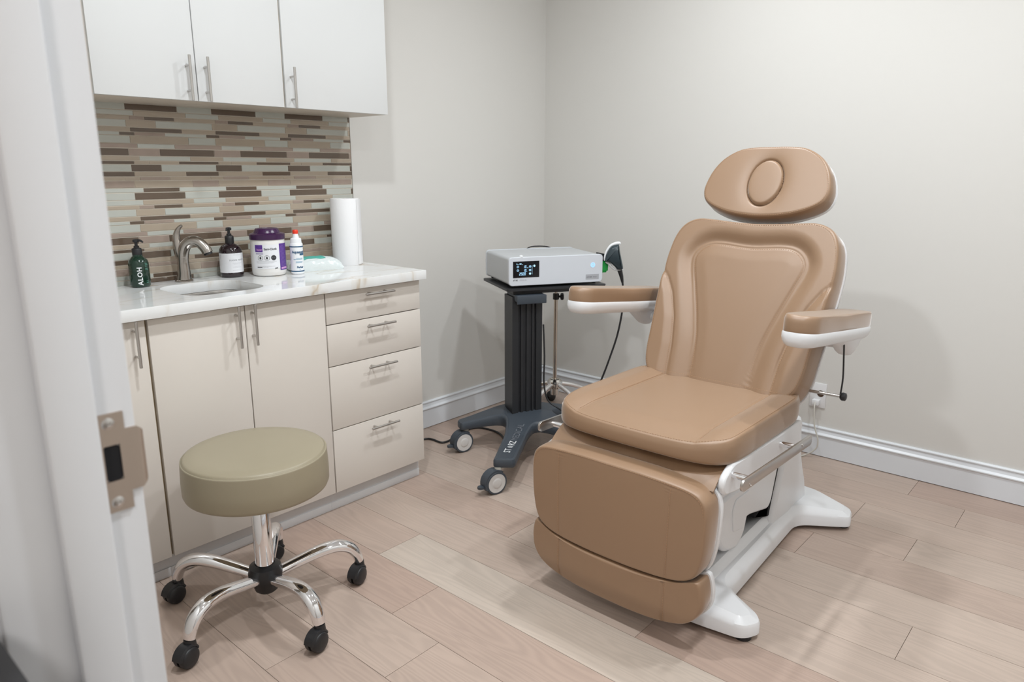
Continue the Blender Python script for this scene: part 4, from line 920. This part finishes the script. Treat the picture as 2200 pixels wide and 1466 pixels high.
# seat
MS = basis(W(-1.2, -1.67, 0.610), (0, -1, 0), (1, 0, 0), (0, 0, 1))
half = [(0, -0.482), (0.10, -0.480), (0.18, -0.475), (0.242, -0.458), (0.280, -0.418), (0.291, -0.345), (0.291, -0.20), (0.290, -0.05), (0.286, 0.04), (0.262, 0.10), (0.20, 0.118), (0, 0.12)]
Os = dense(mirror(half), 9)
sl = [(0.198, -0.455), (0.196, -0.3), (0.192, -0.1), (0.186, 0.10)]; 
def hseat(u, v):
    au = abs(u); e = au-(0.192+0.012*(-v-0.1)); f = 0.016*sst(-0.02, 0.055, e)
    f -= 0.0030*math.exp(-(e/0.0045)**2)
    f *= (1-0.55*sst(0.30, 0.49, -v)); f -= 0.012*sst(0.36, 0.49, -v)*(1-sst(0.10, 0.26, au)*0.4)
    return f-0.004
se = obj('seat', pad(Os, hseat, 0.067, rows=90, M=MS, center=(0, -0.18), edge=0.011, bulge=0.004), leather, CH, sharp=75)
mb = MB(); hs2 = hedge(hseat, Os, (0, -0.18), 0.011)
for s in (-1, 1): stitches(mb, smooth2([(s*(0.192+0.012*(-v-0.1)+0.004), v) for v in (-0.44, -0.3, -0.15, 0.0, 0.08)], 5), hseat, 0, MS, w0=0.0004)
stitches(mb, [q for q in edge_line(Os, (0, -0.18), 0.974, 0, 0) if q[1] < 0.05], hs2, 0, MS, w0=0.0007); obj('stitching', mb, thread, se, smooth=False)
# footrest: two pads on a white shell
MF = basis(W(-1.75, -1.657, 0), (0, -1, 0), (0, 0, 1), (-1, 0, 0))
half = [(0, 0.206), (0.10, 0.208), (0.19, 0.215), (0.243, 0.229), (0.272, 0.256), (0.287, 0.31), (0.293, 0.38), (0.292, 0.440), (0.278, 0.474), (0.235, 0.493), (0.12, 0.502), (0, 0.503)]
Of = dense(mirror(half), 8)
def hft(u, v): return -0.010*(u/0.29)**2-0.0014*math.exp(-((abs(u)-0.183-0.01*(v-0.35))/0.0034)**2)-0.004*((v-0.35)/0.15)**2
f1 = obj('footrest_pad', pad(Of, hft, 0.088, rows=80, M=MF, center=(0, 0.35), edge=0.007, bulge=0.003), leather, CH, sharp=75)
mb = MB(); hf2 = hedge(hft, Of, (0, 0.35), 0.007)
for s in (-1, 1): stitches(mb, [(s*(0.187+0.01*(v-0.35)), v) for v in [0.222+0.02*i for i in range(14)]], hft, 0, MF, w0=0.0004)
stitches(mb, [q for q in edge_line(Of, (0, 0.35), 0.972, 0, 0) if q[1] > 0.42], hf2, 0, MF, w0=0.0006); obj('stitching', mb, thread, f1, smooth=False)
half = [(0, 0.064), (0.11, 0.067), (0.19, 0.078), (0.250, 0.100), (0.285, 0.140), (0.293, 0.185), (0.283, 0.232), (0.262, 0.231), (0.205, 0.212), (0.11, 0.201), (0, 0.199)]
Ol = dense(mirror(half), 8)
def hlo(u, v): return -0.012*(u/0.29)**2-0.0022*math.exp(-((abs(u)-0.180)/0.003)**2)-0.012*sst(0.0, 0.08, 0.13-v)
f2 = obj('footrest_pad', pad(Ol, hlo, 0.075, rows=60, M=MF, center=(0, 0.145), edge=0.008, bulge=0.003), leather, CH, sharp=75); lab(f2, 'lower curved foot pad')
mb = MB()
for s in (-1, 1): stitches(mb, [(s*0.184, v) for v in [0.085+0.015*i for i in range(9)]], hlo, 0, MF, w0=0.0004)
obj('stitching', mb, thread, f2, smooth=False)
mb = MB(); capped(mb, [[(p[0], min(p[1], 0.490), z) for p in inset(Of, i)] for z, i in ((-0.082, -0.006), (-0.092, -0.008), (-0.104, -0.004), (-0.108, 0.01))], M=MF)
capped(mb, [[(p[0], p[1], z) for p in inset(Ol, i)] for z, i in ((-0.070, -0.006), (-0.084, -0.007), (-0.092, -0.002))], M=MF)
mb.box(-0.20, 0.20, 0.10, 0.44, -0.13, -0.10, bev=0.01, M=MF); obj('footrest_shell', mb, shell, CH, sharp=50)
# leather flap between seat and footrest
rg = []; n = 40
for j in range(15):
    t = j/14; row = []; x0 = -1.598-0.082*t; z0 = 0.533-0.050*t+0.012*math.sin(t*PI)
    for i in range(n+1):
        u = i/n*2-1; wr = 0.0035*math.sin(u*9+t*3)*math.exp(-((t-0.5)/0.4)**2)+0.006*math.exp(-((u-(-0.62))/0.10)**2)*math.sin(t*9)*t
        row.append(W(x0-0.004*abs(u), -1.665+u*0.274, z0+wr))
    rg.append(row)
vs = [p for r in rg for p in r]; m_ = len(vs); vs += [(p[0]+0.002, p[1], p[2]-0.004) for p in vs[:m_]]; fs = []
for j in range(14):
    for i in range(n): a = j*(n+1)+i; fs += [(a, a+1, a+n+2, a+n+1), (m_+a, m_+a+n+1, m_+a+n+2, m_+a+1)]
obj('leg_flap', MB().add(vs, fs), leather, CH, sharp=70)
# white frame under the seat
def xz(pts, y0, y1, bev, m, name, r=0.02, par=CH, k=5):
    o = rpoly([(p[0]+1.2, p[1]) + tuple(p[2:]) for p in pts], r, k)
    M = basis((0, 0, 0), (1, 0, 0), (0, 0, 1), (0, -1, 0)); mb = MB()
    z0, z1 = -(y1+1.67), -(y0+1.67); capped(mb, [[(p[0], p[1], z0) for p in inset(o, bev)], [(p[0], p[1], z0+bev*0.35) for p in inset(o, bev*0.35)], [(p[0], p[1], z0+bev) for p in o], [(p[0], p[1], z1-bev) for p in o], [(p[0], p[1], z1-bev*0.35) for p in inset(o, bev*0.35)], [(p[0], p[1], z1) for p in inset(o, bev)]], M=M)
    return obj(name, mb, m, par, sharp=40)
xz([(-1.585, 0.540), (-1.605, 0.500, 0.02), (-1.60, 0.462, 0.03), (-1.56, 0.452, 0.05), (-1.40, 0.435, 0.05), (-1.12, 0.430), (-1.10, 0.540)], -1.938, -1.388, 0.006, shell, 'seat_frame')
for y0, y1, fx_ in ((-1.960, -1.940, -1.668), (-1.402, -1.378, -1.60)): xz([(fx_+0.055, 0.545), (fx_, 0.515, 0.03), (fx_+0.005, 0.468, 0.03), (-1.57, 0.452, 0.06), (-1.40, 0.440, 0.05), (-1.12, 0.440), (-1.10, 0.535)], y0, y1, 0.006, shell, 'frame_cheek')
xz([(-1.42, 0.46), (-1.425, 0.22, 0.04), (-1.385, 0.165, 0.04), (-1.30, 0.170, 0.03), (-1.18, 0.190, 0.03), (-1.01, 0.150, 0.02), (-0.985, 0.17, 0.02), (-0.945, 0.30, 0.02), (-0.930, 0.46)], -1.838, -1.505, 0.008, shell, 'lift_housing')
xz([(-1.435, 0.33), (-1.430, 0.20, 0.05), (-1.375, 0.135, 0.04), (-1.275, 0.112, 0.03), (-1.225, 0.150, 0.02), (-1.205, 0.215, 0.02), (-1.175, 0.225, 0.02), (-1.175, 0.33)], -1.848, -1.482, 0.012, shell, 'lift_cover')
xz([(-1.32, 0.30), (-1.34, 0.27), (-1.325, 0.19), (-1.245, 0.175), (-1.235, 0.20), (-1.215, 0.30)], -1.852, -1.845, 0.003, shell, 'cover_panel', r=0.012)
xz([(-1.00, 0.115), (-1.12, 0.155), (-0.985, 0.20), (-0.935, 0.42), (-0.86, 0.42), (-0.86, 0.10)], -1.834, -1.50, 0.003, dark, 'gap_shade', r=0.008)  # near-black block painting the shade in the gap between housing and pillar
xz([(-1.000, 0.055), (-0.985, 0.13), (-0.935, 0.28), (-0.915, 0.44), (-0.775, 0.44), (-0.745, 0.29), (-0.720, 0.235), (-0.680, 0.165), (-0.645, 0.055)], -1.850, -1.490, 0.016, shell, 'rear_pillar', r=0.018)
# base with four feet
hf = [(-0.425, 0, 0), (-0.405, 0.20, 0.04), (-0.385, 0.340, 0.03), (-0.325, 0.368, 0.03), (-0.292, 0.345, 0.03), (-0.235, 0.232, 0.04), (0.40, 0.198, 0.05), (0.478, 0.310, 0.05), (0.512, 0.358, 0.02), (0.592, 0.340, 0.03), (0.640, 0.17, 0.08), (0.63, 0, 0)]
pts = [(x, y, r) for x, y, r in hf[1:-1]]; pts = pts[::-1]+[(x, -y, r) for x, y, r in hf[1:-1]]
Bo = rpoly(pts, 0.02, 6)
def bz(p, z, k): # feet get lower toward their toes
    d = max(0, abs(p[1])-0.20)/0.16; return (p[0], p[1], z-k*d)
mb = MB(); capped(mb, [[(p[0], p[1], 0.014) for p in inset(Bo, 0.006)], [bz(p, 0.018, 0) for p in Bo], [bz(p, 0.058, 0.012) for p in Bo], [bz(p, 0.068, 0.014) for p in inset(Bo, 0.004)], [bz(p, 0.082, 0.022) for p in inset(Bo, 0.018)], [bz(p, 0.088, 0.024) for p in inset(Bo, 0.028)]])
for s in (-1, 1):   # raised side beams
    rg = []
    for x, yo, k in ((-0.375, 0.205, 0.0), (-0.33, 0.205, 0.6), (-0.27, 0.203, 1.0), (0.0, 0.192, 1.0), (0.2, 0.184, 1.0), (0.42, 0.176, 1.0), (0.52, 0.172, 0.2)):
        h = 0.082+0.030*k; rg.append([(x, s*(yo-0.006), 0.072), (x, s*(yo-0.022), h-0.010), (x, s*(yo-0.034), h), (x, s*(yo-0.070), h), (x, s*(yo-0.080), h-0.006), (x, s*(yo-0.092), 0.06)])
    mb.loft(rg)
ba = obj('base', mb, shell, CH, sharp=32)
obj('base_tray', MB().box(-0.33, 0.40, -0.13, 0.13, 0.080, 0.0905, bev=0.002), grayin, ba)
for x, y in ((-0.345, 0.325), (-0.345, -0.325), (0.545, 0.32), (0.545, -0.32)): obj('foot_pad', MB().lathe([(0.024, 0), (0.024, 0.016)], 24, M=Matrix.Translation((x, y, 0))), black, ba)
# side rails
for s in (-1, 1):
    yc = s*0.345 if s < 0 else 0.325
    o = rpoly([(-0.487, 0.505), (0.015, 0.491), (0.015, 0.523), (-0.487, 0.538)], 0.016, 8); M = basis((0, 0, 0), (1, 0, 0), (0, 0, 1), (0, -1, 0)); rl = MB()
    rl.prism(o, -yc-0.004, -yc+0.004, bev=0.0012, M=M); ra = obj('side_rail', rl, steel, CH, sharp=40)
    for x in (-0.418, -0.086):
        obj('rail_post', MB().tube([(x, s*0.268, 0.517-0.028*(x+0.418)), (x, yc-s*0.003, 0.517-0.028*(x+0.418))], 0.0090, 20).lathe([(0.014, 0), (0.012, 0.004)], 20, M=basis((x, s*0.276, 0.512), (1, 0, 0), (0, 0, -s), (0, s, 0))), chrome, ra)
        obj('rail_screw', MB().lathe([(0.0045, 0), (0.0045, 0.0008), (0.002, 0.0010), (0.0018, 0.0004), (0.0001, 0.0004)], 16, M=basis((x+(-0.02 if x < -0.2 else 0.02), yc+s*0.0042, 0.512), (1, 0, 0), (0, 0, -s), (0, s, 0))), steel, ra)
# armrests: slope down toward the back
AS = math.atan(0.118)
for s, yin, yout in ((1, 0.335, 0.432), (-1, -0.305, -0.402)):
    ymid = (yin+yout)/2; hw_ = abs(yout-yin)/2
    MA = basis((-1.425+1.2, ymid, 0.932), (0, -1, 0), (math.cos(AS), 0, -math.sin(AS)), (math.sin(AS), 0, math.cos(AS)))
    ar = cspline([(0, -0.004), (hw_*0.55, 0.004), (hw_*0.92, 0.035), (hw_, 0.085), (hw_, 0.20), (hw_, 0.33), (hw_*0.99, 0.46), (hw_*0.90, 0.55), (hw_*0.6, 0.575), (0, 0.58), (-hw_*0.6, 0.575), (-hw_*0.90, 0.55), (-hw_*0.99, 0.46), (-hw_, 0.33), (-hw_, 0.20), (-hw_, 0.085), (-hw_*0.92, 0.035), (-hw_*0.55, 0.004)], 5)
    a_ = obj('armrest', MB().add([(0, 0, 0)], []) if False else pad(ar, lambda u, v: 0.0, 0.050, rows=26, M=MA, center=(0, 0.28), edge=0.011, bulge=0.0025), leather, CH, sharp=75)
    mb = MB(); ax_ = lambda i, z: [(p[0], p[1], z) for p in inset(ar, i)]
    mb.loft([ax_(0.006, -0.046), ax_(-0.001, -0.0475), ax_(-0.003, -0.052), ax_(-0.003, -0.064), ax_(0.000, -0.074), ax_(0.005, -0.082), ax_(0.012, -0.0875), ax_(0.022, -0.0895)], M=MA)
    bm2 = []
    for z, hl, hw3, cy in ((-0.080, 0.120, hw_*0.84, 0.452), (-0.092, 0.100, hw_*0.80, 0.460), (-0.112, 0.070, hw_*0.70, 0.468), (-0.130, 0.044, hw_*0.56, 0.472), (-0.140, 0.024, hw_*0.38, 0.474), (-0.143, 0.009, hw_*0.15, 0.474)):
        bm2.append([(hw3*math.cos(2*PI*i/32), cy+hl*math.sin(2*PI*i/32), z) for i in range(32)])
    mb.loft(bm2, M=MA)
    obj('armrest_shell', mb, shell, a_, sharp=50)
    q = MA @ Vector((0, 0.47, -0.105)); obj('armrest_pivot', MB().tube([(q.x, s*0.24, q.z), (q.x, ymid, q.z)], 0.019, 24), shell, a_)
# lock pin with cord under the right armrest
kn = Vector(W(-1.044, -2.05, 0.618))
pn = obj('lock_pin', MB().tube([(kn.x, kn.y+0.20, kn.z-0.003), (kn.x, kn.y, kn.z)], 0.0052, 16), steel, CH)
obj('pin_knob', MB().lathe([(0.008, -0.004), (0.0125, 0.0), (0.0135, 0.004), (0.0125, 0.012), (0.008, 0.0145), (0.001, 0.015)], 28, M=basis(kn, (1, 0, 0), (0, 0, 1), (0, -1, 0))), black, pn)
obj('pin_cord', MB().tube([(kn.x, kn.y+0.004, kn.z+0.004), (kn.x+0.001, kn.y+0.002, kn.z+0.06), (kn.x-0.001, kn.y+0.006, kn.z+0.13), (kn.x-0.004, kn.y+0.010, kn.z+0.195)], 0.0026, 10, smooth=6), black, pn)
# ------------------------------------------------------------------ wall outlet and its cord
OU = thing('wall_outlet', 'white wall plate with a round socket, low on the wall behind the chair', 'outlet', (0, -1.652, 0.292))
obj('plate', MB().box(-0.006, 0, -0.036, 0.036, -0.0585, 0.0585, bev=0.002), outm, OU)
obj('socket', MB().lathe([(0.0155, 0), (0.0155, 0.001), (0.0135, 0.0012), (0.0125, 0.0004), (0.0001, 0.0004)], 32, M=basis((-0.0062, -0.012, 0.010), (0, -1, 0), (0, 0, 1), (-1, 0, 0))), mat('brown_socket', (0.06, 0.03, 0.015), 0.5), OU)
obj('plug', MB().box(-0.030, -0.004, -0.014, 0.018, -0.045, -0.018, bev=0.004), outm, OU)
wc = obj('power_cord', MB().tube([(-0.028, -1.650, 0.262), (-0.045, -1.655, 0.235), (-0.050, -1.665, 0.157), (-0.050, -1.686, 0.093), (-0.050, -1.684, 0.055), (-0.052, -1.665, 0.028), (-0.060, -1.635, 0.006), (-0.12, -1.62, 0.0045), (-0.35, -1.63, 0.0045)], 0.0032, 10, smooth=8), cordw)
tag(wc, 'thin white cord hanging from the wall plate down behind the chair', 'cable')
